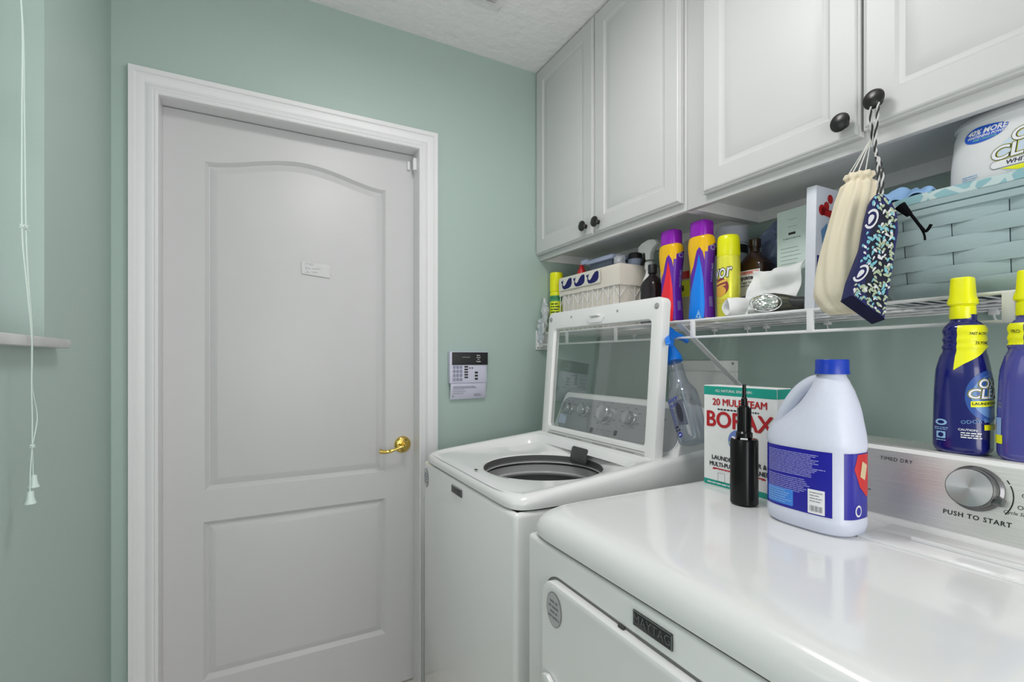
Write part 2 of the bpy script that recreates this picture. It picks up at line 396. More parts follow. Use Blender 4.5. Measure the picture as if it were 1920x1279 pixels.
# thicker outer edge: reverse so that the proud edge is the outer back band
prof = [(q[0], max(0, q[1])) for q in prof]
W = 0.0805; prof = [(W-q[0], q[1]) for q in prof]     # distance outward from the inner edge; first = outer edge
prof = [(d, 0.0215 if 0.062 < d < W and h > 0.01 else h) for d, h in prof]
loops = []
for d, h in prof:
    x0, x1, z = ci0-d, ci1+d, ciz+d; y = YB-h
    loops.append([(x0, y, ZF), (x0, y, z), (x1, y, z), (x1, y, ZF)])
b = bmesh.new(); Ls = [[b.verts.new(p) for p in lp] for lp in loops]
for i in range(len(Ls)-1):
    for k in range(3): b.faces.new((Ls[i][k], Ls[i][k+1], Ls[i+1][k+1], Ls[i+1][k]))
fixn(b); obj('casing', b, TRIM, door, smooth=25)
jb = box(DX0, YB-0.002, ZF, ci0-0.0012, YB+0.12, ciz+0.004); box(ci1+0.0012, YB-0.002, ZF, DX1, YB+0.12, ciz+0.004, bm=jb); box(DX0, YB-0.002, ciz+0.004, DX1, YB+0.12, DZ1, bm=jb)
box(ci0-0.004, YB+0.096, ZF, ci0+0.010, YB+0.12, ciz-0.006, bm=jb); box(ci1-0.010, YB+0.096, ZF, ci1+0.004, YB+0.12, ciz+0.004, bm=jb); box(ci0-0.004, YB+0.096, ciz-0.01, ci1+0.004, YB+0.12, ciz+0.004, bm=jb)
obj('jamb', jb, TRIM, door, smooth=0)
YD = 1.93; lx0, lx1, lz0, lz1 = ci0-0.001, ci1+0.001, ZF+0.008, ciz+0.001
def arch(x0, x1, z0, z1, rise, n=24):
    p = [(x0, z0), (x1, z0)]
    for k in range(n+1):
        t = k/n; x = x1+(x0-x1)*t; z = z1+rise*(0.5-0.5*math.cos(2*PI*t))**0.9; p.append((x, z))
    return p
mpD = faceY(0, YD, 0)
P1 = arch(-0.150, 0.456, 0.757, 1.867, 0.052); P2 = [(-0.154, 0.117), (0.456, 0.117), (0.456, 0.652), (-0.154, 0.652)]
b = bmesh.new(); ed = []
for lp in ([(lx0, lz0), (lx1, lz0), (lx1, lz1), (lx0, lz1)], P1, P2):
    v = [b.verts.new(mpD(x, y)) for x, y in lp]; ed += [b.edges.new((v[i], v[(i+1) % len(v)])) for i in range(len(v))]
bmesh.ops.triangle_fill(b, edges=ed, use_beauty=True)
for f in b.faces:
    f.normal_update()
    if f.normal.y > 0: f.normal_flip()
steps = [(0, 0), (0.0015, -0.0015), (0.006, -0.005), (0.012, -0.0125), (0.014, -0.0132), (0.036, -0.0035), (0.0385, -0.003)]
def arch_in(d): return [(-0.150+d, 0.757+d), (0.456-d, 0.757+d)]+[(x, 1.867-d+0.052*(0.5-0.5*math.cos(2*PI*(x+0.150)/0.606))**0.9) for x in [0.456-d-(0.606-2*d)*k/24 for k in range(25)]]
join(b, rings([[mpD(x, y, h) for x, y in arch_in(d)] for d, h in steps], False, True)); join(b, profile_rings(P2, steps, mpD))
join(b, box(lx0, YD+0.0015, lz0, lx1, YD+0.0012, lz1)) if False else None
# slab edges and back
e = bmesh.new()
q = [e.verts.new(p) for p in ((lx0, YD, lz0), (lx1, YD, lz0), (lx1, YD, lz1), (lx0, YD, lz1), (lx0, YD+0.035, lz0), (lx1, YD+0.035, lz0), (lx1, YD+0.035, lz1), (lx0, YD+0.035, lz1))]
for f in ((4, 7, 6, 5), (0, 4, 5, 1), (1, 5, 6, 2), (2, 6, 7, 3), (3, 7, 4, 0)): e.faces.new([q[i] for i in f])
leaf = obj('door_leaf', join(b, e), DOORM, door, smooth=20)
hx, hz = 0.523, 0.859
ros = lathe([(0.033, 0), (0.033, 0.003), (0.031, 0.007), (0.026, 0.0105), (0.020, 0.012), (0.0, 0.0125)], 40, (hx, YD, hz), (0, -1, 0))
han = obj('handle', ros, BRASS, leaf, label='polished brass rosette with lever')
lv = lathe([(0.011, 0), (0.0105, 0.02), (0.012, 0.032), (0.012, 0.044), (0.006, 0.05), (0, 0.0505)], 24, (hx, YD-0.011, hz), (0, -1, 0))
pts = spline([(hx, YD-0.05, hz), (hx-0.025, YD-0.052, hz-0.003), (hx-0.05, YD-0.048, hz-0.012), (hx-0.075, YD-0.042, hz-0.017), (hx-0.1, YD-0.04, hz-0.013)])
m = len(pts); join(lv, tube(pts, [0.0085-0.004*math.sin(PI*min(1, i/m*1.6)) if i/m < 0.6 else 0.0052+0.0035*math.sin(PI*(i/m-0.55)/0.9) for i in range(m)], 14))
obj('lever', lv, BRASS, leaf)
join(ros, tube([(0, 0, 0), (0, 0, 0.001)], 0.001)) if False else None
obj('rosette_screw', lathe([(0.003, 0), (0.003, 0.001), (0.0, 0.0015)], 12, (hx+0.012, YD-0.0118, hz+0.018), (0, -1, 0)), DARKP, leaf)
obj('sensor_magnet', box(0.541, YD-0.012, 1.962, 0.551, YD, 1.996, 0.002), TRIM, door)
obj('door_sensor', joins(box(0.556, YD-0.04, 1.955, ci1+0.004, YD-0.022, 2.003, 0.003), tube([(0.563, YD-0.03, 1.955), (0.564, YD-0.03, 1.945)], 0.0012)), TRIM, door)
nm = faceY(0.198, YD-0.0003, 1.535)
n1 = flat(rrect(0.100, 0.052, 0.002, cx=0, cy=0), nm, 0)
b = flat([(-0.049, 0.024), (-0.047, -0.021), (0.051, -0.030), (0.051, 0.018)], nm, 0.0008)
HW = mat('faint_pencil', (0.50, 0.50, 0.52), 0.7); NP = mat('note_tape_paper', (0.63, 0.63, 0.635), 0.5)
def scr(x0, y0, w, h, seed):
    rn = random.Random(seed); p = []
    for i in range(14): p.append(nm(x0+w*i/13, y0+rn.uniform(-h, h), 0.0012))
    return tube(p, 0.0007, 4)
n1.free()
obj('paper_note', [(b, NP), (joins(scr(-0.036, 0.016, 0.028, 0.005, 1), scr(-0.036, 0.0, 0.018, 0.005, 2), scr(-0.012, 0.0, 0.03, 0.004, 3), scr(-0.036, -0.014, 0.014, 0.004, 4), scr(-0.014, -0.014, 0.02, 0.003, 5)), HW)], label='small handwritten paper note taped to the white door', cat='note')

# alarm keypad on the wall
kp = empty('alarm_keypad', (0.772, YB-0.012, 1.035), 'white wall keypad with black display and open flap beside the door', 'keypad')
KPM = mat('keypad_plastic', s(205, 205, 222), 0.4)
obj('housing', joins(box(0.692, YB-0.028, 1.102, 0.856, YB, 1.232, 0.004), box(0.699, YB-0.0295, 1.106, 0.846, YB-0.027, 1.178, 0.001)), KPM, kp)
d1 = box(0.701, YB-0.033, 1.178, 0.858, YB-0.026, 1.229, 0.001); km = faceY(0.7785, YB-0.0332, 1.2035)
obj('display', [(d1, INK), (joins(*[text(t, 0.006, km, 0.036, 0.013-i*0.0085, bold=0.03) for i, t in enumerate(('Alarm', 'Armed', 'AC', 'Trouble'))], text('1 2 3 4 5 6 7 8', 0.0058, km, -0.02, 0.005)), WINK)], None, kp)
km = faceY(0.7725, YB-0.0298, 1.142)
kb = None
for r in range(4):
    for c in range(3): kb = join(kb, prism(rrect(0.0115, 0.0125, 0.002, 3, -0.063+c*0.0145, 0.026-r*0.0165), km, 0.002))
obj('number_keys', [(kb, mat('keypad_grey_keys', s(150, 150, 172), 0.5)), (joins(*[text('123456789*0#'[r*3+c], 0.009, km, -0.063+c*0.0145, 0.026-r*0.0165, z=0.0024) for r in range(4) for c in range(3)]), GINK)], None, kp)
kb = None
for r in range(5): kb = join(kb, prism(rrect(0.016, 0.006, 0.001, 2, -0.011, 0.028-r*0.0108), km, 0.0015))
for r in range(3): kb = join(kb, prism(rrect(0.013, 0.0075, 0.001, 2, 0.034, 0.004-r*0.013), km, 0.0015))
for x in (0.004, 0.015): kb = join(kb, flat([(x-0.003, 0.022), (x+0.004, 0.019), (x+0.004, 0.026), (x-0.003, 0.024)], km))
obj('function_keys', kb, INK, kp)
flp = (prism([(-0.077, 0), (0.078, 0), (0.084, -0.066), (-0.074, -0.067)], plane_map((0.772, YB-0.03, 1.1015), (1, 0, 0), (0, -0.28, 1)), -0.003, 0.0006), KPM)
fm = plane_map((0.772, YB-0.031, 1.1015), (1, 0, 0), (0, -0.28, 1))
obj('flap', [flp, (joins(lines(2, 0.12, 0.0022, 0.005, fm, -0.066, -0.014), lines(3, 0.06, 0.0018, 0.0085, fm, -0.066, -0.026, seed=4), lines(3, 0.035, 0.0016, 0.004, fm, 0.03, -0.046, seed=7), flat(ellipse(0.003, 0.003, 12, -0.063, -0.053), fm)), GINK)], None, kp)

# ceiling vent above
cv = empty('ceiling_vent', (0.70, 1.52, ZC-0.012), 'white square vent on the textured ceiling at the top edge', 'vent')
vm = plane_map((0.70, 1.52, ZC), (1, 0, 0), (0, -1, 0))
obj('frame', box(0.57, 1.38, ZC-0.006, 0.79, 1.60, ZC, 0.002), CEIL, cv)
vl = None
for i in range(7): vl = join(vl, xf(box(-0.08, -0.011, -0.001, 0.08, 0.011, 0.001), Matrix.Translation((0.68, 1.42+i*0.024, ZC-0.012)) @ Matrix.Rotation(0.6, 4, 'X')))
obj('louvre', vl, TRIM, cv)
# ceiling lamp behind the camera (its light is set at the top)
lp = empty('ceiling_lamp', (0.38, 0.88, ZC-0.08), 'round white flush ceiling lamp above and just out of the picture', 'lamp')
obj('base', lathe([(0.17, 0), (0.17, -0.03), (0.15, -0.035), (0, -0.035)], 40, (0.38, 0.88, ZC)), TRIM, lp)
obj('diffuser', lathe([(0.155, -0.03), (0.15, -0.05), (0.12, -0.068), (0.06, -0.078), (0, -0.08)], 40, (0.38, 0.88, ZC)), mat('lit_opal_glass', (1, 0.98, 0.95), 0.4, emit=4.0), lp)

# ------------------------------------------------------------------ wall cabinets
XF = 1.106
def raised_door(name, y0, y1, z0, z1, parent, knob_y, knob_z):
    """y0 > y1; front face at XF"""
    wd, h = y0-y1, z1-z0; mp = faceX(XF, (y0+y1)/2, (z0+z1)/2)
    P = [(-wd/2, -h/2), (wd/2, -h/2), (wd/2, h/2), (-wd/2, h/2)]
    st = [(0, -0.019), (0, -0.007), (0.0015, -0.0055), (0.0045, -0.005), (0.006, -0.0015), (0.009, 0), (0.058, 0), (0.060, -0.0015), (0.064, -0.0042), (0.068, -0.005), (0.074, -0.005), (0.078, -0.0035), (0.096, -0.0005), (0.100, 0)]
    d = obj(name, profile_rings(P, st, mp, True, True), CAB, parent, smooth=20)
    k = lathe([(0.0085, 0), (0.0075, 0.004), (0.0065, 0.010), (0.009, 0.014), (0.015, 0.016), (0.0188, 0.018), (0.0196, 0.020), (0.0178, 0.0238), (0.0115, 0.0268), (0, 0.028)], 36, (XF, knob_y, knob_z), (-1, 0, 0))
    obj('knob', k, BRONZE, d); return d
def carcass(parent, y0, y1, zb, hood=0.035):
    XB = XR
    b = box(XF+0.022, y1, zb, XF+0.041, y0, ZC-0.004, 0.001)                           # face frame
    obj('face_frame', b, CAB, parent)
    t = box(XF+0.041, y1, zb, XB, y1+0.016, ZC-0.004); box(XF+0.041, y0-0.016, zb, XB, y0, ZC-0.004, bm=t)
    box(XF+0.041, y1+0.016, zb+hood, XB, y0-0.016, zb+hood+0.016, bm=t)
    box(XB-0.016, y1+0.016, zb, XB, y0-0.016, ZC-0.004, bm=t)
    obj('carcass', t, CABIN, parent, smooth=0)
ca = empty('wall_cabinet', (1.28, 1.45, 1.64), 'white two-door wall cabinet in the corner against the green wall', 'cabinet', 'white wall cabinets')
carcass(ca, YB-0.001, 1.0265, 1.640)
raised_door('cabinet_door', 1.868, 1.4515, 1.663, ZC-0.004, ca, 1.493, 1.702)
raised_door('cabinet_door', 1.4475, 1.0365, 1.663, ZC-0.004, ca, 1.417, 1.700)
cb = empty('wall_cabinet', (1.28, 0.58, 1.64), 'white two-door wall cabinet with bags hanging from its knob', 'cabinet', 'white wall cabinets')
carcass(cb, 1.0255, 0.10, 1.640)
raised_door('cabinet_door', 0.956, 0.5534, 1.663, ZC-0.004, cb, 0.5806, 1.698)
raised_door('cabinet_door', 0.5484, 0.146, 1.672, ZC-0.004, cb, 0.5175, 1.717)
# ------------------------------------------------------------------ wire shelf
ZS, XSH = 1.314, 1.13
sh = empty('wire_shelf', (1.29, 1.0, 1.30), 'white vinyl-coated wire shelf along the right wall under the cabinets', 'shelf')
Y0, Y1 = 1.862, -0.1
obj('front_rail', tube([(XSH, Y0, ZS), (XSH, Y1, ZS)], 0.0036, 10), WIRE, sh)
obj('lower_rail', tube([(XSH, Y0, 1.2645), (XSH, Y1, 1.2645)], 0.0036, 10), WIRE, sh)
b = None
for x in (1.205, 1.285, 1.36, 1.436): b = tube([(x, Y0, ZS-0.006), (x, Y1, ZS-0.006)], 0.0028, 8, b)
y = Y0-0.012
while y > Y1:
    b = tube([(XSH, y, ZS+0.0005), (1.44, y, ZS+0.0005)], 0.0017, 6, b); y -= 0.0254
obj('deck_wires', b, WIRE, sh)
for y in (1.655, 1.35, 1.0065, 0.667, 0.335, 0.02):
    obj('tie', box(XSH-0.004, y-0.008, 1.264, XSH+0.003, y+0.008, ZS+0.001, 0.002), WIRE, sh)
eb = box(1.108, YB-0.008, 1.243, 1.168, YB, 1.328, 0.002); box(1.118, YB-0.03, 1.300, 1.142, YB-0.006, 1.322, 0.003, bm=eb); box(1.118, YB-0.03, 1.254, 1.142, YB-0.006, 1.275, 0.003, bm=eb)
ebr = obj('end_bracket', eb, WIRE, sh)
for z in (1.314, 1.252): obj('screw', lathe([(0.004, 0), (0.004, 0.001), (0, 0.002)], 12, (1.115, YB-0.008, z), (0, -1, 0)), GRAYP, ebr)
for y in (1.60, 1.187, 1.0565, 0.990, 0.8025, 0.45, 0.2):
    obj('wall_clip', joins(box(1.432, y-0.008, ZS-0.016, XR, y+0.008, ZS+0.004, 0.002), tube([(1.438, y, ZS-0.016), (1.438, y-0.002, ZS-0.026), (1.443, y-0.004, ZS-0.028)], 0.002, 6)), WIRE, sh)
def strap(p, q, w, t):
    p, q = Vector(p), Vector(q); d = (q-p).normalized(); n = Vector((0, 1, 0)); u = d.cross(n)
    return rings([[a+n*w/2*i+u*t/2*j for i, j in ((1, 1), (-1, 1), (-1, -1), (1, -1))] for a in (p, q)], True, True)
for y in (1.062, 0.18):
    obj('brace', joins(fixn(strap((XSH+0.004, y, ZS-0.008), (XR-0.002, y+0.01, 1.095), 0.022, 0.004)), box(XR-0.006, y-0.006, 1.07, XR, y+0.026, 1.115, 0.002)), WIRE, sh)
# washing-machine outlet box on the wall
sb = empty('outlet_box', (XR, 1.25, 1.0), 'white recessed washer outlet box on the green wall below the shelf', 'box')
b = box(XR-0.012, 1.097, 1.158, XR, 1.40, 1.196, 0.003); box(XR-0.012, 1.097, 1.0, XR, 1.137, 1.158, 0.003, bm=b); box(XR-0.012, 1.36, 1.0, XR, 1.40, 1.158, 0.003, bm=b); box(XR-0.012, 1.097, 0.965, XR, 1.40, 1.0, 0.003, bm=b)
obj('frame', b, APPL2, sb)
obj('recess', box(XR-0.003, 1.137, 1.0, XR-0.001, 1.36, 1.158), CABIN, sb)
for y in (1.11, 1.388): obj('screw', lathe([(0.005, 0), (0.005, 0.001), (0, 0.0025)], 12, (XR-0.012, y, 1.186), (-1, 0, 0)), GRAYP, sb)
obj('valve', joins(lathe([(0.012, 0), (0.012, 0.03), (0.016, 0.034), (0.016, 0.04), (0, 0.04)], 16, (XR-0.003, 1.30, 1.06), (-1, 0, 0))), CHROME, sb)

# ------------------------------------------------------------------ washer
wy0, wy1, wx0, wx1 = 1.686, 0.996, 0.534, 1.235   # left, right, front, back
wyc = (wy0+wy1)/2
wa = empty('washing_machine', (0.88, wyc, ZF), 'white top-loading washing machine with its glass lid open, beside the green wall', 'washing machine')
bd = box(wx0, wy1, ZF+0.03, wx1, wy0, 0.838, 0.012, 3); bmesh.ops.delete(bd, geom=[f for f in bd.faces if f.normal.z > 0.95 and f.calc_area() > 0.05], context='FACES'); obj('cabinet_body', bd, APPL, wa)
for x in (wx0+0.06, wx1-0.06):
    for y in (wy0-0.06, wy1+0.06): obj('foot', lathe([(0.02, 0), (0.02, 0.01), (0.01, 0.012), (0.01, 0.032), (0, 0.032)], 16, (x, y, ZF)), DARKP, wa)

def zt(x): return 0.872+max(0, (x-0.55))*0.095
N4 = 12
def sup(cx, cy, rx, ry, e, n=96):
    out = []
    for k in range(n):
        a = 2*PI*k/n+0.0001; c, q = math.cos(a), math.sin(a); out.append((cx+rx*math.copysign(abs(c)**(2/e), c), cy+ry*math.copysign(abs(q)**(2/e), q)))
    return out
WX, WY_, RX, RY = (wx0+1.235)/2, wyc, (1.235-wx0)/2, (wy0-wy1)/2
hcx, hcy, hr = 0.800, 1.305, 0.186
def ring(cx, cy, rx, ry, e, zf): return [(x, y, zf(x)) for x, y in sup(cx, cy, rx, ry, e)]
L = []
L.append(ring(WX, WY_, RX, RY, 14, lambda x: 0.842))
L.append(ring(WX, WY_, RX+0.001, RY+0.001, 14, lambda x: 0.852))
L.append(ring(WX, WY_, RX, RY, 14, lambda x: zt(x)-0.014))
L.append(ring(WX, WY_, RX-0.004, RY-0.004, 13, lambda x: zt(x)-0.006))
L.append(ring(WX, WY_, RX-0.011, RY-0.011, 12, lambda x: zt(x)-0.001))
L.append(ring(WX, WY_, RX-0.020, RY-0.020, 12, lambda x: zt(x)))
ix, irx = 0.765, 0.208
L.append(ring(ix-0.004, WY_, irx+0.014, RY-0.034, 9, lambda x: zt(x)-0.001))
L.append(ring(ix, WY_, irx+0.004, RY-0.040, 9, lambda x: zt(x)-0.006))
L.append(ring(ix, WY_, irx-0.006, RY-0.052, 8, lambda x: 0.870+max(0, x-0.9)*0.22))
L.append(ring(hcx, hcy, hr+0.012, hr+0.03, 2.6, lambda x: 0.868+max(0, x-0.9)*0.1))
L.append(ring(hcx, hcy, hr+0.004, hr+0.004, 2, lambda x: 0.866))
L.append(ring(hcx, hcy, hr, hr, 2, lambda x: 0.862))
obj('top_panel', fixn(rings(L)), APPL, wa, smooth=40)
obj('top_seam', fixn(rings([ring(WX, WY_, RX-0.007, RY-0.007, 14, lambda x: 0.834), ring(WX, WY_, RX-0.007, RY-0.007, 14, lambda x: 0.846)])), SEAM, wa)
RINGD = mat('tub_ring_grey', (0.12, 0.12, 0.122), 0.45)
obj('tub_ring', fixn(rings([ring(hcx, hcy, r, r, 2, lambda x, z=z: z) for r, z in ((hr, 0.863), (hr+0.001, 0.845), (hr-0.001, 0.842), (hr-0.001, 0.840))])), RINGD, wa)
TUBM = mat('basket_light_grey', (0.52, 0.52, 0.525), 0.3, 0.1)
pr = [(hr+0.01, 0.841), (hr-0.003, 0.841), (hr-0.004, 0.838), (hr+0.004, 0.834), (hr+0.005, 0.830), (hr+0.001, 0.828), (hr+0.002, 0.806), (hr-0.005, 0.803), (hr-0.005, 0.799), (hr+0.002, 0.796), (hr+0.002, 0.793)]
obj('wash_basket', fixn(rings([ring(hcx, hcy, r, r, 2, lambda x, z=z: z) for r, z in pr])), TUBM, wa)
obj('basket_shadow_groove', fixn(rings([ring(hcx, hcy, r, r, 2, lambda x, z=z: z) for r, z in ((hr+0.0035, 0.8345), (hr+0.003, 0.829))])), DARKP, wa)
obj('basket_drum', fixn(rings([ring(hcx, hcy, r, r, 2, lambda x, z=z: z) for r, z in ((hr+0.003, 0.794), (hr+0.003, 0.50), (0.03, 0.48))], False, True)), mat('drum_steel_grey', (0.22, 0.22, 0.225), 0.35, 0.6), wa)
dp = prism(rrect(0.090, 0.050, 0.010), plane_map((0.965, 1.345, 0.878), (0, -1, 0), (0.25, 0, 1)), -0.006, 0.001)
obj('bleach_dispenser', dp, mat('dispenser_dark_grey', (0.06, 0.06, 0.062), 0.4), wa)
obj('latch_slot', joins(prism(rrect(0.016, 0.007, 0.001), plane_map((0.577, 1.318, zt(0.577)-0.0005), (0, -1, 0), (1, 0, 0.1)), 0.001)), DARKP, wa)
bm_ = faceX(wx0-0.001, 1.360, 0.807)
def badge(mp, wv, hv, t, sz):
    return [(prism([(-wv/2, -hv/2), (wv/2, -hv/2), (wv/2, hv/2), (-wv/2, hv/2)], mp, 0.0025, 0.0006), mat('badge_dark_metal', (0.055, 0.055, 0.058), 0.35, 0.5)), (text(t, sz, mp, z=0.0032, sx=0.95), mat('badge_letters', (0.16, 0.16, 0.165), 0.4, 0.3)),
            (joins(*[flat([(x0, y0), (x1, y0), (x1, y1), (x0, y1)], mp, 0.0031) for x0, y0, x1, y1 in ((-wv/2, hv/2-0.0012, wv/2, hv/2), (wv/2-0.0014, -hv/2, wv/2, hv/2))]), CHROME)]
obj('badge', badge(bm_, 0.080, 0.022, 'MAYTAG', 0.017), None, wa)
def oval_sticker(mp, w_, h_):
    return [(flat(ellipse(w_/2, h_/2, 40), mp, 0.0004), GINK), (flat(ellipse(w_/2-0.0012, h_/2-0.0012, 40), mp, 0.0007), mat('sticker_silver', (0.50, 0.50, 0.51), 0.4)),
            (joins(*[text(t, 0.0068, mp, 0, 0.016-i*0.0095, z=0.001, bold=0.02) for i, t in enumerate(('NEED HELP?', 'CALL YOUR', 'DEALER', '800-555-0142'))]), GINK)]
def oval_sticker(mp, w_, h_):
    return [(flat(ellipse(w_/2, h_/2, 40), mp, 0.0004), GINK), (flat(ellipse(w_/2-0.0012, h_/2-0.0012, 40), mp, 0.0007), mat('sticker_silver', (0.50, 0.50, 0.51), 0.4)),
            (joins(*[lines(1, wd, 0.0042, 0.01, mp, -wd/2, 0.012-i*0.0095, z=0.001, seed=i, seg=2.4, jag=False) for i, wd in enumerate((0.026, 0.034, 0.024, 0.036))]), GINK)]
obj('sticker', oval_sticker(faceX(wx0-0.0002, 1.655, 0.783), 0.045, 0.066), None, wa)
# console
cb0, ct0 = (1.070, 0.905), (1.123, 1.066)
prof = [(1.064, 0.900), (1.070, 0.915), (1.119, 1.058), (1.124, 1.065), (1.131, 1.068), (1.19, 1.062), (1.235, 1.03), (1.235, 0.86), (1.064, 0.86)]
def yend(x, z, sgn):   # sides taper in toward the top
    t = max(0, (z-0.93)/0.14); return (0.012+0.018*t**1.5)*sgn
Lc = []
for yb, dy, rr in ((wy0, 0, 0.03), (wy0, 0.004, 0.012), (wy0, 0.014, 0.0), (wy1, -0.014, 0.0), (wy1, -0.004, 0.012), (wy1, 0, 0.03)):
    row = []
    for x, z in prof:
        sg = -1 if yb == wy0 else 1
        zz = z if z < 0.92 else 0.92+(z-0.92)*(1-rr*3.2)
        row.append((x+(rr if z > 0.95 and x < 1.2 else 0)*0.25, yb-dy+yend(x, z, sg), zz))
    Lc.append(row)
co = obj('console', fixn(rings(Lc, True, True)), APPL2, wa, smooth=30)
cv_ = Vector((1.119-1.070, 0, 1.058-0.915)); ch = cv_.length
cm = plane_map((1.070, wyc-0.004, 0.915), (0, -1, 0), cv_)
pan = rrect(0.628, 0.132, 0.045, 8, 0, 0.076)
panw = [(prism(pan, cm, 0.002), SILV), (prism(rrect(0.636, 0.140, 0.047, 8, 0, 0.076), cm, 0.001), WINK)]
def cpos(y): return wyc-0.004-y
for y, v_, r in ((1.592, 0.098, 0.022), (1.494, 0.098, 0.022), (1.368, 0.096, 0.034), (1.240, 0.094, 0.025), (1.125, 0.09, 0.022)):
    c = cm(cpos(y), v_, 0.002); nrm = cm(0, 0, 1)-cm(0, 0, 0)
    k = lathe([(r*1.05, 0), (r*1.05, 0.003), (r*0.92, 0.005), (r*0.88, 0.02), (r*0.8, 0.0225), (r*0.7, 0.0215), (0, 0.021)], 36, c, nrm)
    ko = obj('knob', k, mat('silver_knob', (0.52, 0.52, 0.54), 0.22, 0.8), co)
b = []
for y, v_, r in ((1.592, 0.098, 0.03), (1.494, 0.098, 0.03), (1.368, 0.096, 0.046), (1.240, 0.094, 0.038), (1.125, 0.09, 0.032)):
    for a in (-150, -115, -60, -25, 25, 60, 115, 150):
        ar = math.radians(a+90); b.append(lines(1, 0.016, 0.0024, 0.01, cm, cpos(y)+math.cos(ar)*r*1.25-0.008, v_+math.sin(ar)*r*0.95, z=0.0026, seed=int(y*1000)+a, seg=2))
for i in range(8): b.append(flat(ellipse(0.0014, 0.0014, 8, -0.055+i*0.011, 0.030), cm, 0.0026)); b.append(lines(1, 0.008, 0.0018, 0.01, cm, -0.06+i*0.011, 0.037, z=0.0026, seed=i, seg=1.5))
obj('control_panel', panw+[(joins(*b), mat('console_print', (0.12, 0.12, 0.14), 0.5))], None, co)
obj('button', prism(rrect(0.014, 0.018, 0.002, 3, -0.086, 0.030), cm, 0.004, 0.0005), DARKP, co); obj('button', prism(rrect(0.014, 0.018, 0.002, 3, 0.044, 0.036), cm, 0.004, 0.0005), DARKP, co)
obj('energy_sticker', flat(rrect(0.050, 0.036, 0.003, 3, -0.283, 0.052), cm, 0.0026), mat('pale_sticker', s(205, 215, 240), 0.4), co)
# lid
lm = plane_map((1.004, (1.034+1.651)/2, 0.893), (0, -1, 0), (0.037, 0, 0.49))
LW, LH = 0.617, 0.492
def lr(w_, h_, r, cy): return rrect(w_, h_, r, 7, 0, cy)
o_, i_ = lr(LW, LH, 0.022, LH/2), rrect(LW-0.092, LH-0.118, 0.020, 7, 0, (0.052+LH-0.066)/2)
i2 = rrect(LW-0.078, LH-0.104, 0.020, 7, 0, (0.052+LH-0.066)/2)
def at(P, z): return [lm(x, y, z) for x, y in P]
Lr = [at(inset(o_, 0.0), -0.030), at(o_, -0.004), at(inset(o_, 0.0015), -0.001), at(inset(o_, 0.004), 0), at(i2, 0), at(inset(i2, 0.004), -0.001), at(inset(i2, 0.007), -0.006), at(inset(i2, 0.008), -0.013), at(inset(i2, 0.0), -0.016), at(i2, -0.030)]
fr_ = obj('lid_frame', fixn(rings(Lr, closed=True)), APPL2, wa, smooth=40)
obj('lid_glass', prism(rrect(LW-0.085, LH-0.11, 0.02, 7, 0, (0.052+LH-0.066)/2), lambda x, y, z: lm(x, y, z-0.0145), 0.003), GLASS, wa, smooth=20)
lt = prism([(-0.052, 0.030), (-0.036, 0.012), (0.03, 0.012), (0.046, 0.030)], lambda x, y, z: lm(x, y+LH-0.070, z), 0.006, 0.0015)
join(lt, prism([(-0.03, 0.036), (0.02, 0.036), (0.02, 0.031), (-0.03, 0.031)], lambda x, y, z: lm(x, y+LH-0.066, z), 0.012, 0.001))
obj('latch', lt, APPL2, fr_)
for x in (-LW/2+0.020, LW/2-0.024): obj('bumper', lathe([(0.0095, 0), (0.0095, 0.001), (0.0065, 0.002), (0.006, 0.004), (0, 0.004)], 16, lm(x, LH-0.027, 0), lm(0, 0, 1)-lm(0, 0, 0)), GRAYP, fr_)
for x in (-0.15, 0.11): obj('bumper', lathe([(0.004, 0), (0.004, 0.002), (0, 0.0025)], 10, lm(x, LH-0.026, 0), lm(0, 0, 1)-lm(0, 0, 0)), GRAYP, fr_)
lb = flat([(-0.262, 0.006), (0.268, 0.006), (0.268, 0.030), (-0.262, 0.030)], lm, 0.0006)
pr_ = [lines(3, 0.10, 0.0026, 0.0065, lm, x, 0.024, z=0.001, seed=i, seg=4) for i, x in enumerate((-0.235, -0.12, 0.02, 0.145))]
obj('warning_label', [(lb, mat('label_grey_paper', (0.50, 0.50, 0.485), 0.5)), (joins(*pr_, flat([(-0.258, 0.010), (-0.244, 0.010), (-0.251, 0.025)], lm, 0.001)), mat('label_print', (0.26, 0.26, 0.25), 0.6)), (joins(*[flat([(x, 0.0105), (x+0.05, 0.0105), (x+0.05, 0.018), (x, 0.018)], lm, 0.0012) for x in (-0.16, -0.03, 0.09, 0.20)]), WINK)], None, fr_)
obj('hinge_slot', joins(flat([(-0.25, 0.0335), (0.268, 0.0335), (0.268, 0.0365), (-0.25, 0.0365)], lm, 0.0006)), GRAYP, fr_)
for y in (1.645, 1.040): obj('hinge', box(0.985, y-0.008, 0.880, 1.03, y+0.008, 0.905, 0.003), DARKP, wa)

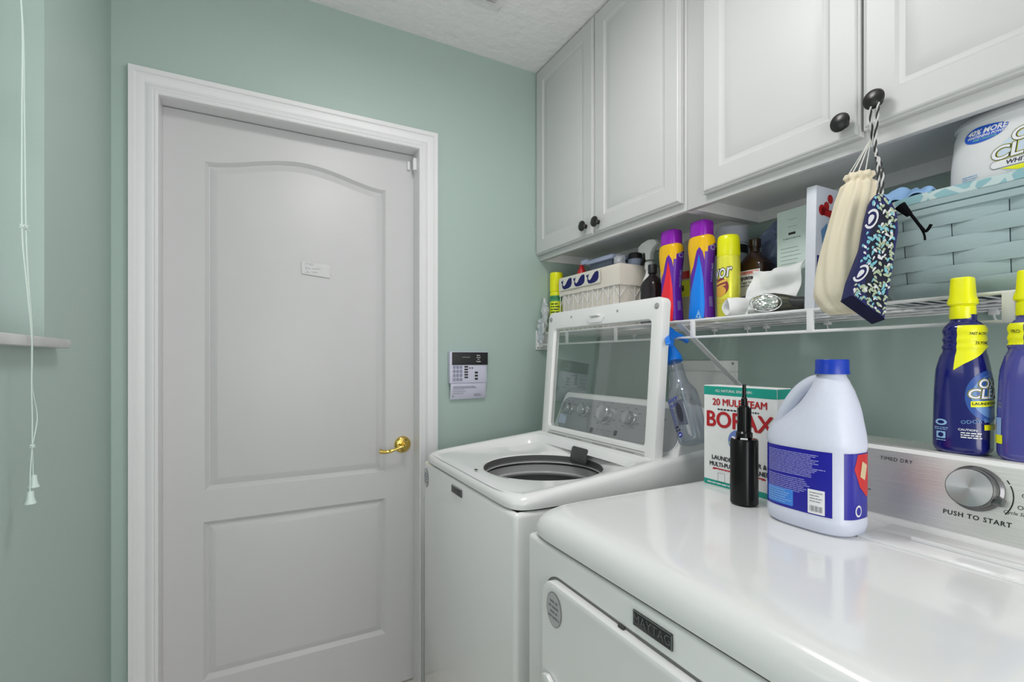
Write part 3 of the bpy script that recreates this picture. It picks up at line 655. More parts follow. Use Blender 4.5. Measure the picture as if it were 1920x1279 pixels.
# ------------------------------------------------------------------ dryer
dy0, dy1, dx0, dx1 = 0.889, 0.153, 0.507, 1.235; ZD = 0.895
dr = empty('clothes_dryer', (0.87, 0.52, ZF), 'white clothes dryer with brushed steel console in the foreground', 'dryer')
body = box(dx0, dy1, ZF+0.03, dx1, dy0, 0.837, 0.010, 3); obj('cabinet_body', body, APPL, dr)
for x in (dx0+0.06, dx1-0.06):
    for y in (dy0-0.06, dy1+0.06): obj('foot', lathe([(0.02, 0), (0.02, 0.01), (0.01, 0.012), (0.01, 0.032), (0, 0.032)], 16, (x, y, ZF)), DARKP, dr)
obj('top_seam', fixn(rings([ring((dx0+dx1)/2, (dy0+dy1)/2, (dx1-dx0)/2-0.006, (dy0-dy1)/2-0.006, 16, lambda x, z=z: z) for z in (0.834, 0.846)])), SEAM, dr)
cxd, cyd, rxd, ryd = (dx0+dx1)/2, (dy0+dy1)/2, (dx1-dx0)/2, (dy0-dy1)/2
L = []
for ins, z, e in ((0.0, 0.8415, 16), (-0.001, 0.848, 16), (0.0, 0.860, 16), (0.003, 0.872, 14), (0.009, 0.882, 12), (0.018, 0.889, 11), (0.030, 0.893, 10), (0.045, 0.8945, 10), (0.07, 0.895, 10)):
    L.append(ring(cxd, cyd, rxd-ins, ryd-ins, e, lambda x, z=z: z))
obj('top_panel', fixn(rings(L, False, True)), APPL, dr, smooth=40)
# lint screen cover
lc = box(0.915, 0.165, 0.894, 1.035, 0.462, 0.8985, 0.002); obj('lint_screen_cover', lc, APPL, dr)
obj('lint_screen_handle', prism([(0, 0), (0.012, 0.012), (0.012, 0.22), (0, 0.232)], plane_map((0.965, 0.405, 0.8985), (1, 0, 0), (0, -1, 0)), -0.007, 0.001) , APPL, dr)
# console
prof = [(1.040, 0.897), (1.044, 0.905), (1.0645, 1.028), (1.066, 1.033), (1.070, 1.036), (1.165, 1.036), (1.21, 1.02), (1.235, 0.85), (1.040, 0.85)]
Lc = []
for yb, dd, k in ((dy0, 0.0, 0.86), (dy0, 0.004, 0.94), (dy0, 0.016, 0.985), (dy0, 0.035, 1), (dy1, -0.035, 1), (dy1, -0.016, 0.985), (dy1, -0.004, 0.94), (dy1, 0.0, 0.86)):
    Lc.append([(x+(1-k)*0.25*(x < 1.15), yb-dd, 0.87+(z-0.87)*k) for x, z in prof])
dc = obj('console', fixn(rings(Lc, True, True)), APPL2, dr, smooth=30)
dv = Vector((1.064-1.044, 0, 1.025-0.905)); dh = dv.length
dm = plane_map((1.044, cyd, 0.905), (0, -1, 0), dv)
pand = (prism(rrect(0.71, dh-0.002, 0.005, 4, 0, dh/2+0.003), dm, 0.0015), STEEL)
def dpos(y): return cyd-y
def dial(y, v_, r):
    c = dm(dpos(y), v_, 0.0015); n = dm(0, 0, 1)-dm(0, 0, 0)
    base = lathe([(r*1.15, 0), (r*1.15, 0.004), (r*1.02, 0.007), (r*0.99, 0.024), (r*0.96, 0.026), (0, 0.026)], 40, c, n)
    join(base, prism([(-0.006, -r*1.3), (0.006, -r*1.3), (0.012, -r*0.7), (-0.012, -r*0.7)], lambda x, y_, z: dm(dpos(y)+ (x*0.3-y_*0.9), v_+(x*0.9+y_*0.4), 0.0015+z), 0.016, 0.002))
    k = obj('dial', base, mat('dial_dark_chrome', (0.16, 0.16, 0.165), 0.2, 0.9), dc)
    m = bpy.data.materials.get('spun_metal_cap')
    if not m:
        m = mat('spun_metal_cap', (0.55, 0.55, 0.56), 0.28, 1.0); nt = m.node_tree; bs = nt.nodes['Principled BSDF']
        bs.inputs['Anisotropic'].default_value = 0.85
        tg = nt.nodes.new('ShaderNodeTangent'); tg.direction_type = 'RADIAL'; tg.axis = 'Z'; nt.links.new(tg.outputs[0], bs.inputs['Tangent'])
    cap = bmesh.new(); bmesh.ops.create_circle(cap, cap_ends=True, radius=r*0.93, segments=48)
    me = bpy.data.meshes.new('dial_cap'); cap.to_mesh(me); cap.free(); me.materials.append(m)
    o = bpy.data.objects.new('dial_cap', me); COL.objects.link(o)
    q = n.to_track_quat('Z', 'Y'); o.parent = k; o.location = dm(dpos(y), v_, 0.0278)-OFF[dc.name]; o.rotation_euler = q.to_euler(); OFF[o.name] = OFF[dc.name]
dial(0.353, 0.082, 0.032); dial(0.575, 0.082, 0.036)
T = []
T.append(text('PUSH TO START', 0.0105, dm, dpos(0.350), 0.034, z=0.002, bold=0.02, space=1.15)); T.append(text('TIMED DRY', 0.0095, dm, dpos(0.468), 0.108, z=0.002, space=1.1))
T.append(text('Off', 0.0095, dm, dpos(0.292), 0.083, z=0.002)); T.append(text('On', 0.0095, dm, dpos(0.296), 0.064, z=0.002)); T.append(text('Cycle Signal', 0.0075, dm, dpos(0.300), 0.054, z=0.002, shear=0.2))
for a0, a1, r in ((-35, 25, 0.047), (28, 36, 0.047)):
    P = [(dpos(0.353)+math.cos(math.radians(a0+(a1-a0)*i/8))*q_, 0.076+math.sin(math.radians(a0+(a1-a0)*i/8))*q_) for q_ in (r,) for i in range(9)] + [(dpos(0.353)+math.cos(math.radians(a1-(a1-a0)*i/8))*(r-0.0016), 0.076+math.sin(math.radians(a1-(a1-a0)*i/8))*(r-0.0016)) for i in range(9)]
    T.append(flat(P, dm, 0.002))
for i, t in enumerate(('80', '70', '60', '50', '40', '30', '20', '10')):
    a = math.radians(75-i*19); T.append(text(t, 0.0072, dm, dpos(0.575)+math.cos(a)*0.058, 0.082+math.sin(a)*0.048, z=0.002))
P = [(dpos(0.575)+math.cos(math.radians(80-i*12))*0.05, 0.082+math.sin(math.radians(80-i*12))*0.042) for i in range(13)]
T.append(flat(P+[(dpos(0.575)+(x-dpos(0.575))*0.975, 0.082+(y-0.082)*0.975) for x, y in P[::-1]], dm, 0.002)); T.append(text('Wrinkle Prevent', 0.006, dm, dpos(0.525), 0.045, z=0.002))
for y in (0.75, 0.20):
    T.append(lines(3, 0.06, 0.003, 0.012, dm, dpos(y)-0.03, 0.10, z=0.002, seed=3))
obj('control_panel', [pand, (box(1.0665, dy1+0.012, 1.0362, 1.163, dy0-0.012, 1.0374, 0.0004), STEEL), (joins(*T), INK)], None, dc)
# dryer door
mpf = faceX(dx0, 0, 0)
dpoly = rrect(0.62, 0.57, 0.045, 8, -(0.813-0.31), 0.782-0.285)
obj('dryer_door', profile_rings(dpoly, [(0, 0.0), (0, 0.010), (0.0025, 0.014), (0.006, 0.0155), (0.012, 0.0155), (0.5*0.05, 0.0145)], mpf), APPL, dr, smooth=30)
obj('door_gap', flat([(x, y) for x, y in inset(dpoly, -0.005)], mpf, 0.0008), mat('gasket_grey', (0.16, 0.16, 0.16), 0.6), dr)
obj('door_handle', joins(prism([(0, 0.0), (0.035, 0.0), (0.060, 0.012), (0.018, 0.034), (0.0, 0.028)], lambda x, y, z: mpf(-0.793+x, 0.575+y, 0.0155+z), 0.010, 0.003)), APPL2, dr)
obj('door_catch', box(dx0-0.006, 0.582, 0.7815, dx0, 0.594, 0.7865), DARKP, dr)
obj('badge', badge(faceX(dx0-0.0005, 0.524, 0.8115), 0.078, 0.0235, 'MAYTAG', 0.0195), None, dr)
obj('sticker', oval_sticker(faceX(dx0-0.0158, 0.762, 0.7345), 0.050, 0.064), None, dr)
# ------------------------------------------------------------------ things on the shelf
SZ = 1.3175
T_ = Matrix.Translation
# small yellow can
def can(th, B, base_parts, cap, capm): pass
t = empty('spray_can', (1.19, 1.826, SZ), 'slim yellow spray can with green band in the corner of the shelf', 'spray can')
B = Body([(SZ, 0.027, 0.027, 2, 1.19, 1.826), (SZ+0.004, 0.029, 0.029, 2, 1.19, 1.826), (SZ+0.175, 0.029, 0.029, 2, 1.19, 1.826), (SZ+0.182, 0.027, 0.027, 2, 1.19, 1.826)], a0=PI+0.8, sm=False)
m = B.pt
obj('can_body', B.mesh(), YELL, t)
obj('label', [(flat([(-0.088, SZ+0.14), (0.088, SZ+0.14), (0.088, SZ+0.165), (-0.088, SZ+0.165)], m, 0.0004, 0.005), GREENL), (flat([(-0.088, SZ+0.02), (0.088, SZ+0.02), (0.088, SZ+0.139), (-0.088, SZ+0.139)], m, 0.0004, 0.005), LIME), (joins(lines(8, 0.045, 0.005, 0.012, m, -0.022, SZ+0.125, 0.0008, 0.005, seed=3, seg=3), lines(2, 0.045, 0.0025, 0.006, m, -0.022, SZ+0.156, 0.0008, 0.005, seed=5)), mat('dark_green_ink', s(40, 70, 50), 0.5))], None, t)
obj('cap', lathe([(0.0265, 0.18), (0.0295, 0.184), (0.0295, 0.235), (0.0292, 0.262), (0.027, 0.268), (0.012, 0.27), (0, 0.27)], 36, (1.19, 1.826, SZ)), YEL, t)
# clear bag at the shelf end
g = bmesh.new(); bmesh.ops.create_icosphere(g, subdivisions=4, radius=1)
for v in g.verts: v.co = Vector((1.140+v.co.x*0.014, 1.842+v.co.y*0.014, 1.40+v.co.z*0.080))
crumple(g, 0.011, 45, 3)
for v in g.verts: v.co.y = min(v.co.y, 1.862)
h = bmesh.new(); bmesh.ops.create_icosphere(h, subdivisions=4, radius=1)
for v in h.verts: v.co = Vector((1.112+v.co.x*0.006, 1.832+v.co.y*0.028, 1.325+v.co.z*0.055))
crumple(h, 0.010, 60, 5)
for v in h.verts: v.co.x = min(v.co.x, 1.1250); v.co.y = min(v.co.y, 1.864)
obj('plastic_bag', joins(g, h), FILM, label='crumpled translucent plastic bag at the left end of the shelf', cat='bag')

# fabric-lined wire basket
bk = empty('wire_basket', (1.27, 1.55, SZ), 'white wire basket lined with beige cloth showing three navy whales', 'basket')
bx0, bx1, by0, by1, bz1 = 1.158, 1.37, 1.745, 1.362, 1.545
def face(y): return faceX(bx0-0.001, y, 0)
W_ = []
def seg(p, q, r=0.0014): W_.append(tube([p, q], r, 6))
for z in (SZ+0.002, bz1-0.073, bz1-0.004):
    for a, b_ in (((bx0, by0), (bx0, by1)), ((bx0, by1), (bx1, by1)), ((bx1, by1), (bx1, by0)), ((bx1, by0), (bx0, by0))): seg((*a, z), (*b_, z), 0.0019)
ztop = bz1-0.073; per = 0.0635; zc = (SZ+0.006, SZ+0.053, ztop-0.002)
n = 6; st_ = (by0-by1)/n
for i in range(n+1):
    y = by0-i*st_; seg((bx0, y, SZ), (bx0, y, ztop+0.02))
    if i < n:
        ym = y-st_/2; seg((bx0, ym, SZ), (bx0, ym, ztop))
        for z in (ztop, ztop-0.062):
            seg((bx0, ym, z), (bx0, y, max(SZ, z-0.045))); seg((bx0, ym, z), (bx0, y-st_, max(SZ, z-0.045)))
n2 = 3; sx_ = (bx1-bx0)/n2
for i in range(n2):
    x = bx0+i*sx_; seg((x, by1, SZ), (x, by1, ztop+0.02))
    for z in (ztop, ztop-0.062):
        seg((x+sx_/2, by1, z), (x, by1, max(SZ, z-0.045))); seg((x+sx_/2, by1, z), (x+sx_, by1, max(SZ, z-0.045)))
obj('wire_frame', joins(*W_), WIRE, bk)
lin = box(bx0+0.004, by1+0.004, SZ+0.004, bx1-0.004, by0-0.004, bz1-0.006, 0.006)
lin.faces.ensure_lookup_table(); top = [f for f in lin.faces if f.normal.z > 0.99 and f.calc_area() > 0.01]; bmesh.ops.delete(lin, geom=top, context='FACES')
bmesh.ops.subdivide_edges(lin, edges=lin.edges[:], cuts=6, use_grid_fill=True); crumple(lin, 0.003, 30, 1)
obj('liner', lin, LINEN, bk)
def cuffrow(z, o, wv):
    x0, x1, y0, y1 = bx0-o, bx1+o, by0+o, by1-o; P = []
    for (a, b_) in (((x0, y0), (x0, y1)), ((x0, y1), (x1, y1)), ((x1, y1), (x1, y0)), ((x1, y0), (x0, y0))):
        for k in range(16):
            t_ = k/16; x = a[0]+(b_[0]-a[0])*t_; y = a[1]+(b_[1]-a[1])*t_; q = noise.noise(Vector((x*25, y*25, z*12)))*wv
            P.append((x+q*(-1 if a[0] == b_[0] == x0 else (1 if a[0] == b_[0] else 0)), y, z+q))
    return P
cf = rings([cuffrow(bz1-0.075, 0.0035, 0.003), cuffrow(bz1-0.05, 0.0045, 0.003), cuffrow(bz1-0.02, 0.005, 0.002), cuffrow(bz1-0.002, 0.0035, 0.001), cuffrow(bz1+0.002, 0.001, 0), cuffrow(bz1-0.002, -0.004, 0), cuffrow(bz1-0.03, -0.005, 0)])
cuff = obj('liner_cuff', fixn(cf), LINEN, bk)
wm = faceX(bx0-0.0095, 1.684, bz1-0.030)
WH = [(-0.030, 0.012), (-0.026, 0.0125), (-0.0235, 0.009), (-0.021, 0.013), (-0.017, 0.0135), (-0.0195, 0.0075), (-0.0215, 0.004), (-0.020, -0.003), (-0.014, -0.006), (-0.006, -0.001), (0.002, 0.008), (0.012, 0.0155), (0.024, 0.0165), (0.028, 0.012), (0.028, -0.003), (0.023, -0.011), (0.010, -0.0155), (-0.010, -0.0165), (-0.020, -0.014), (-0.0255, -0.006), (-0.0255, 0.003), (-0.030, 0.0065)]
WHB = mat('navy_whale_print', s(18, 22, 96), 0.8)
ws = []
for i in range(3):
    q = [(x*1.32+i*0.088, y*1.30) for x, y in WH]; ws.append(flat(q, wm, 0.0006))
obj('whale_print', [(flat([(-0.046, -0.0245), (0.224, -0.0245), (0.224, 0.0255), (-0.046, 0.0255)], wm, 0.0002), mat('white_cotton', s(225, 222, 212), 0.9)), (joins(*ws), WHB)], None, cuff)
# in the wire basket
LAV = mat('lavender_plastic', s(178, 186, 214), 0.35); DKT = mat('smoky_plastic', s(90, 100, 118), 0.3)
t = empty('food_container', (1.27, 1.56, 1.44), 'lavender lidded plastic container inside the whale-print basket', 'container')
obj('tub', box(1.20, 1.455, SZ+0.012, 1.31, 1.60, 1.585, 0.008), DKT, t); obj('lid', joins(box(1.190, 1.450, 1.583, 1.318, 1.61, 1.600, 0.006), box(1.205, 1.462, 1.598, 1.30, 1.595, 1.606, 0.004)), LAV, t)
t = empty('small_bottle', (1.235, 1.672, SZ), 'small white bottle with red collar at left inside the whale basket', 'bottle')
obj('bottle_body', lathe([(0.02, 0.012), (0.022, 0.016), (0.022, 0.21), (0.010, 0.24)], 28, (1.20, 1.650, SZ)), CARD, t)
obj('collar', lathe([(0.021, 0.215), (0.020, 0.240), (0.009, 0.265), (0.008, 0.275), (0, 0.275)], 28, (1.20, 1.650, SZ)), RED, t)
obj('nozzle', xf(box(-0.03, -0.009, 0, 0.012, 0.009, 0.02, 0.005), T_((1.20, 1.636, SZ+0.272)) @ Matrix.Rotation(PI/2, 4, 'Z')), LAV, t)
t = empty('clear_bottle', (1.255, 1.39, SZ), 'clear bottle with black ring cap in the right end of the whale basket', 'bottle')
obj('bottle_body', lathe([(0.028, 0.012), (0.030, 0.02), (0.030, 0.235), (0.029, 0.252), (0.025, 0.262)], 32, (1.27, 1.406, SZ)), mat('hazy_blue_plastic', s(170, 180, 205), 0.25), t)
obj('cap', lathe([(0.026, 0.260), (0.026, 0.278), (0.022, 0.283), (0, 0.283)], 32, (1.27, 1.406, SZ)), INK, t)
g = bmesh.new(); bmesh.ops.create_icosphere(g, subdivisions=4, radius=1)
for v in g.verts: v.co = Vector((1.198+v.co.x*0.020, 1.415+v.co.y*0.024, 1.555+v.co.z*0.042))
obj('plastic_bag', crumple(g, 0.016, 40, 11), FILM, label='clear crumpled bag poking up from the whale basket beside the black-capped bottle', cat='bag')

# sprayers and bottles
def trigger_head(th, M, sc, m1, m2, name='spray_head'):
    """head in local x (nozzle to -x) z up, from z=0 at the collar"""
    P = [(-0.012, 0.018), (-0.014, 0.045), (-0.045, 0.052), (-0.050, 0.057), (-0.050, 0.070), (-0.045, 0.075), (-0.030, 0.083), (0.0, 0.090), (0.030, 0.086), (0.044, 0.074), (0.043, 0.066), (0.024, 0.055), (0.013, 0.040), (0.013, 0.018)]
    mp = lambda x, y, z: M @ Vector((x*sc, (z-0.011)*sc, y*sc))
    a = prism(P, mp, 0.022, 0.004, 2)
    obj(name, a, m1, th)
    Q = [(-0.016, 0.050), (-0.024, 0.048), (-0.036, 0.020), (-0.043, 0.006), (-0.038, 0.004), (-0.028, 0.018), (-0.017, 0.034)]
    obj('trigger', prism(Q, lambda x, y, z: M @ Vector((x*sc, (z-0.006)*sc, y*sc)), 0.012, 0.002, 2), m2, th)
t = empty('spray_bottle', (1.255, 1.310, SZ), 'white spray bottle with white trigger head between the whale basket and the bottles', 'spray bottle')
obj('bottle_body', Body(smooth_secs([(SZ, 0.030, 0.030, 2.4, 1.255, 1.312), (SZ+0.01, 0.034, 0.035, 2.4, 1.255, 1.312), (SZ+0.12, 0.033, 0.034, 2.4, 1.255, 1.312), (SZ+0.165, 0.024, 0.026, 2.2, 1.255, 1.312), (SZ+0.19, 0.014, 0.015, 2, 1.255, 1.314), (SZ+0.21, 0.013, 0.013, 2, 1.255, 1.314)]), sm=False).mesh(), CARD, t)
obj('collar', lathe([(0.016, 0.205), (0.017, 0.21), (0.0165, 0.23), (0.012, 0.234)], 28, (1.255, 1.314, SZ)), CARD, t)
trigger_head(t, T_((1.255, 1.314, SZ+0.222)) @ Matrix.Rotation(-PI/2, 4, 'Z'), 1.0, CARD, INK)

t = empty('brown_bottle', (1.20, 1.243, SZ), 'near-black squat bottle with black cap left of the red-purple bottle', 'bottle')
c = (1.20, 1.243)
obj('bottle_body', Body([(SZ, 0.028, 0.034, 4, *c), (SZ+0.006, 0.031, 0.037, 4, *c), (SZ+0.135, 0.031, 0.037, 4, *c), (SZ+0.15, 0.026, 0.032, 3, *c), (SZ+0.168, 0.012, 0.014, 2, *c), (SZ+0.178, 0.010, 0.010, 2, *c)], sm=False).mesh(), mat('near_black_bottle', (0.012, 0.006, 0.009), 0.2), t)
obj('cap', lathe([(0.013, 0.175), (0.015, 0.177), (0.015, 0.203), (0.013, 0.206), (0, 0.206)], 28, (*c, SZ)), INK, t)

def scent_booster(yc, xc, lab, colA, colname, mark):
    t = empty('scent_booster', (xc, yc, SZ), lab, 'bottle')
    z = SZ; S = smooth_secs([(z, 0.026, 0.034, 2.8, xc, yc), (z+0.006, 0.029, 0.0375, 2.8, xc, yc), (z+0.06, 0.027, 0.034, 2.8, xc, yc), (z+0.11, 0.025, 0.0305, 2.8, xc, yc), (z+0.165, 0.0265, 0.034, 2.8, xc, yc), (z+0.20, 0.029, 0.038, 2.8, xc, yc), (z+0.228, 0.0295, 0.0395, 2.8, xc, yc), (z+0.246, 0.028, 0.038, 2.6, xc, yc), (z+0.252, 0.025, 0.033, 2.4, xc, yc)])
    B = Body(S, a0=PI+0.45, zref=z+0.1, sm=False); m = B.pt
    obj('bottle_body', B.mesh(), ORNG, t)
    obj('cap', Body([(z+0.250, 0.026, 0.031, 3, xc, yc), (z+0.254, 0.0265, 0.032, 3, xc, yc), (z+0.285, 0.0265, 0.032, 3, xc, yc), (z+0.295, 0.0245, 0.030, 3, xc, yc), (z+0.299, 0.018, 0.022, 3, xc, yc)], sm=False).mesh(), PURP, t)
    pl = flat([(-0.046, z+0.003), (0.016, z+0.003), (0.016, z+0.17), (0.010, z+0.20), (0.002, z+0.215), (-0.006, z+0.205), (-0.020, z+0.160), (-0.046, z+0.115)], m, 0.0004, 0.004)
    back = flat([(0.020, z+0.003), (0.060, z+0.003), (0.060, z+0.235), (0.022, z+0.215)], m, 0.0004, 0.004)
    join(pl, flat([(0.016, z+0.003), (0.020, z+0.003), (0.022, z+0.2), (0.015, z+0.2)], m, 0.0003, 0.004))
    fl = flat([(-0.036, z+0.003), (0.013, z+0.003), (0.015, z+0.05), (0.013, z+0.11), (0.007, z+0.155), (0.0, z+0.195), (-0.008, z+0.160), (-0.020, z+0.120), (-0.032, z+0.085), (-0.034, z+0.05)], m, 0.0008, 0.004)
    wt = joins(text('O', 0.022, m, 0.036, z+0.212, 0.0009, bold=0.03, cut=0.004), text('PARFUMS', 0.013, m, 0.041, z+0.140, 0.0009, bold=0.02, cut=0.004, rot=PI/2), lines(10, 0.014, 0.0015, 0.003, m, 0.027, z+0.066, 0.0009, 0.004, seed=2, seg=2))
    hl = joins(flat([(-0.010, z+0.006), (-0.002, z+0.006), (-0.005, z+0.018)], m, 0.0011, 0.004), flat([(-0.002, z+0.004), (0.008, z+0.005), (0.003, z+0.014)], m, 0.0012, 0.004), flat([(-0.006, z+0.014), (0.004, z+0.014), (-0.001, z+0.030)], m, 0.0013, 0.004))
    obj('label', [(joins(pl, back), PURPL), (fl, colA), (wt, LINK), (hl, mark)], None, t)
    if 'red' in lab: obj('brand_lettering', text('Clean', 0.015, m, -0.036, z+0.148, 0.0012, bold=0.03, cut=0.004, rot=PI/2, shear=0.3), WINK, t)
    return t
scent_booster(1.148, 1.19, 'purple-capped orange bottle with red flame label behind the lid corner', mat('red_flame_label', s(220, 35, 50), 0.3), 'red', mat('pink_print', s(240, 110, 90), 0.4))
scent_booster(1.027, 1.19, 'purple-capped orange bottle with bright blue label beside the yellow can', mat('blue_flame_label', s(10, 120, 230), 0.3), 'blue', mat('ice_blue_print', s(150, 200, 245), 0.4))

t = empty('pale_spray_bottle', (1.29, 1.165, SZ), 'pale green-white bottle behind and between the two purple-capped bottles', 'bottle')
B = Body([(SZ, 0.03, 0.036, 3, 1.29, 1.165), (SZ+0.2, 0.028, 0.034, 3, 1.29, 1.165), (SZ+0.27, 0.018, 0.02, 2.4, 1.29, 1.165), (SZ+0.28, 0.014, 0.014, 2, 1.29, 1.165)], sm=False)
obj('bottle_body', B.mesh(), mat('pale_olive_plastic', s(196, 196, 178), 0.35), t)
m = B.pt
obj('label', [(flat([(-0.02, SZ+0.09), (0.014, SZ+0.09), (0.014, SZ+0.145), (-0.02, SZ+0.145)], m, 0.0005, 0.005), LIME), (flat([(-0.02, SZ+0.15), (0.014, SZ+0.15), (0.014, SZ+0.175), (-0.02, SZ+0.175)], m, 0.0005, 0.005), RED), (text('8', 0.028, m, -0.004, SZ+0.118, 0.001, bold=0.03, cut=0.005), INK)], None, t)
t = empty('grey_canister', (1.345, 1.045, SZ), 'pale grey canister with black band behind the blue-labelled bottle', 'canister')
obj('canister_body', lathe([(0.045, 0), (0.047, 0.004), (0.047, 0.245), (0.044, 0.25)], 40, (1.345, 1.045, SZ)), mat('pale_grey_plastic', s(185, 188, 200), 0.4), t)
obj('band', lathe([(0.0475, 0.215), (0.0485, 0.216), (0.0485, 0.240), (0.0475, 0.241)], 40, (1.345, 1.045, SZ)), INK, t)
obj('lid', lathe([(0.0485, 0.248), (0.0495, 0.252), (0.0490, 0.292), (0.044, 0.299), (0.0, 0.30)], 40, (1.345, 1.045, SZ)), mat('pale_grey_plastic', s(185, 188, 200), 0.4), t)

t = empty('furniture_spray', (1.215, 0.953, SZ), 'yellow aerosol can with slanted white lettering and orange fruit print', 'spray can')
c = (1.215, 0.953)
B = Body([(SZ, 0.029, 0.029, 2, *c), (SZ+0.004, 0.0315, 0.0315, 2, *c), (SZ+0.175, 0.0315, 0.0315, 2, *c), (SZ+0.183, 0.029, 0.029, 2, *c)], a0=PI+0.30, sm=False); m = B.pt
obj('can_body', B.mesh(), mat('pale_yellow_can', s(232, 214, 70), 0.25, 0.2), t)
obj('cap', lathe([(0.0305, 0.180), (0.0315, 0.183), (0.0305, 0.225), (0.029, 0.236), (0.026, 0.240), (0.0, 0.240)], 40, (*c, SZ)), YEL, t)
FL = []
FL.append((text('Favor', 0.058, m, -0.026, SZ+0.132, 0.0009, bold=0.045, shear=0.25, cut=0.004, sx=0.66, rot=0.1), INK))
FL.append((text('Favor', 0.058, m, -0.026, SZ+0.132, 0.0014, bold=0.008, shear=0.25, cut=0.004, sx=0.66, rot=0.1), WINK))
FL.append((flat(ellipse(0.022, 0.026, 28, -0.010, SZ+0.090), m, 0.0006, 0.004), mat('maroon_print', s(140, 50, 60), 0.4)))
FL.append((flat(ellipse(0.019, 0.016, 28, -0.014, SZ+0.078), m, 0.0009, 0.004), mat('amber_print', s(225, 170, 60), 0.4)))
FL.append((joins(flat([(-0.03, SZ+0.096), (0.010, SZ+0.106), (0.010, SZ+0.113), (-0.03, SZ+0.103)], m, 0.0012, 0.004), flat([(-0.03, SZ+0.088), (0.004, SZ+0.094), (0.004, SZ+0.098), (-0.03, SZ+0.092)], m, 0.0012, 0.004)), mat('gold_print', s(235, 190, 80), 0.4)))
FL.append((lines(2, 0.04, 0.003, 0.007, m, -0.025, SZ+0.052, 0.0009, 0.004, seed=4), mat('gold_print', s(235, 190, 80), 0.4)))
obj('label', FL, None, t)

t = empty('peroxide_bottle', (1.292, 0.924, SZ), 'brown bottle of hydrogen peroxide with white and purple label', 'bottle')
c = (1.292, 0.924)
B = Body([(SZ, 0.029, 0.040, 6, *c), (SZ+0.004, 0.032, 0.043, 7, *c), (SZ+0.155, 0.032, 0.043, 7, *c), (SZ+0.162, 0.030, 0.041, 5, *c), (SZ+0.190, 0.017, 0.020, 2.4, *c), (SZ+0.196, 0.013, 0.013, 2, *c), (SZ+0.212, 0.013, 0.013, 2, *c)], sm=False); m = B.pt
obj('bottle_body', B.mesh(), BROWNB, t, smooth=30)
obj('cap', lathe([(0.0155, 0.209), (0.0165, 0.211), (0.0165, 0.232), (0.0145, 0.234), (0, 0.234)], 28, (*c, SZ)), BROWNB, t)
LB = [(flat([(-0.034, SZ+0.02), (0.034, SZ+0.02), (0.034, SZ+0.14), (-0.034, SZ+0.14)], m, 0.0005, 0.003), CARD), (flat([(-0.034, SZ+0.02), (0.034, SZ+0.02), (0.034, SZ+0.055), (-0.034, SZ+0.055)], m, 0.0010, 0.003), mat('violet_label', s(110, 30, 165), 0.4)),
      (joins(flat([(-0.031, SZ+0.128), (0.031, SZ+0.128), (0.031, SZ+0.138), (-0.031, SZ+0.138)], m, 0.0010, 0.003)), mat('pink_strip', s(235, 170, 165), 0.5)),
      (flat([(-0.034, SZ+0.060), (0.034, SZ+0.060), (0.034, SZ+0.094), (0.01, SZ+0.074)], m, 0.0010, 0.003), mat('lilac_swoosh', s(165, 150, 200), 0.5)),
      (joins(text('equate', 0.017, m, -0.007, SZ+0.119, 0.0016, bold=0.03, cut=0.003), text('Hydrogen Peroxide', 0.0082, m, 0.0, SZ+0.105, 0.0016, bold=0.01, cut=0.003), text('Topical Solution', 0.0082, m, -0.004, SZ+0.096, 0.0016, bold=0.01, cut=0.003)), mat('dark_violet_ink', s(60, 50, 80), 0.5)),
      (joins(text('CAUTION', 0.006, m, 0, SZ+0.133, 0.0016, bold=0.02, cut=0.003)), RED)]
obj('label', LB, None, t)
# dark bag and blue-grey bag behind
g = bmesh.new(); bmesh.ops.create_icosphere(g, subdivisions=5, radius=1)
for v in g.verts: v.co = Vector((1.375+v.co.x*0.038, 0.865+v.co.y*0.085, 1.475+v.co.z*0.135*(1+0.3*v.co.y)))
for v in g.verts: v.co.z = max(v.co.z, SZ)
crumple(g, 0.030, 22, 4); crumple(g, 0.008, 80, 6)
for v in g.verts: v.co.x = min(v.co.x, 1.444); v.co.z = min(max(v.co.z, SZ), 1.632)
obj('plastic_bag', g, mat('blue_grey_bag_film', s(98, 110, 140), 0.3), label='crumpled blue-grey plastic bag behind the brown peroxide bottle', cat='bag', smooth=25)
t = empty('dark_carton', (1.40, 1.0, SZ), None)
bpy.data.objects.remove(t)
obj('dark_pouch', joins(box(1.352, 0.962, SZ, 1.398, 0.992, SZ+0.19, 0.01)), mat('dark_navy_pouch', s(22, 26, 44), 0.5), label='dark navy pouch standing behind the yellow aerosol can', cat='pouch')

# pale green box
t = empty('cosmetics_box', (1.285, 0.793, SZ), 'pale green tall box with small black bar and fine print on its front', 'box')
M = Matrix.Translation((1.262, 0.794, SZ)) @ Matrix.Rotation(-0.06, 4, 'Z')
pgb = xf(box(0.0, -0.047, 0, 0.04, 0.044, 0.283, 0.001), M); obj('carton', pgb, mat('pale_green_card', s(196, 210, 206), 0.5), t)
m = (lambda M: (lambda x, y, z=0: M @ Vector((-z, -x, y))))(M)
obj('label', [(flat([(-0.010, 0.215), (0.010, 0.215), (0.010, 0.221), (-0.010, 0.221)], m), INK), (joins(text('WONDERLEAF', 0.008, m, 0.004, 0.203, space=1.2) if False else lines(1, 0.05, 0.003, 0.01, m, -0.025, 0.204, seed=8, seg=7, jag=False), lines(9, 0.058, 0.0012, 0.0105, m, -0.032, 0.180, seed=9, seg=9), flat([(-0.012, 0.236), (0.014, 0.236), (0.014, 0.237), (-0.012, 0.237)], m), flat([(-0.012, 0.255), (0.014, 0.255), (0.014, 0.256), (-0.012, 0.256)], m)), mat('pale_print', s(150, 165, 165), 0.6))], None, t)
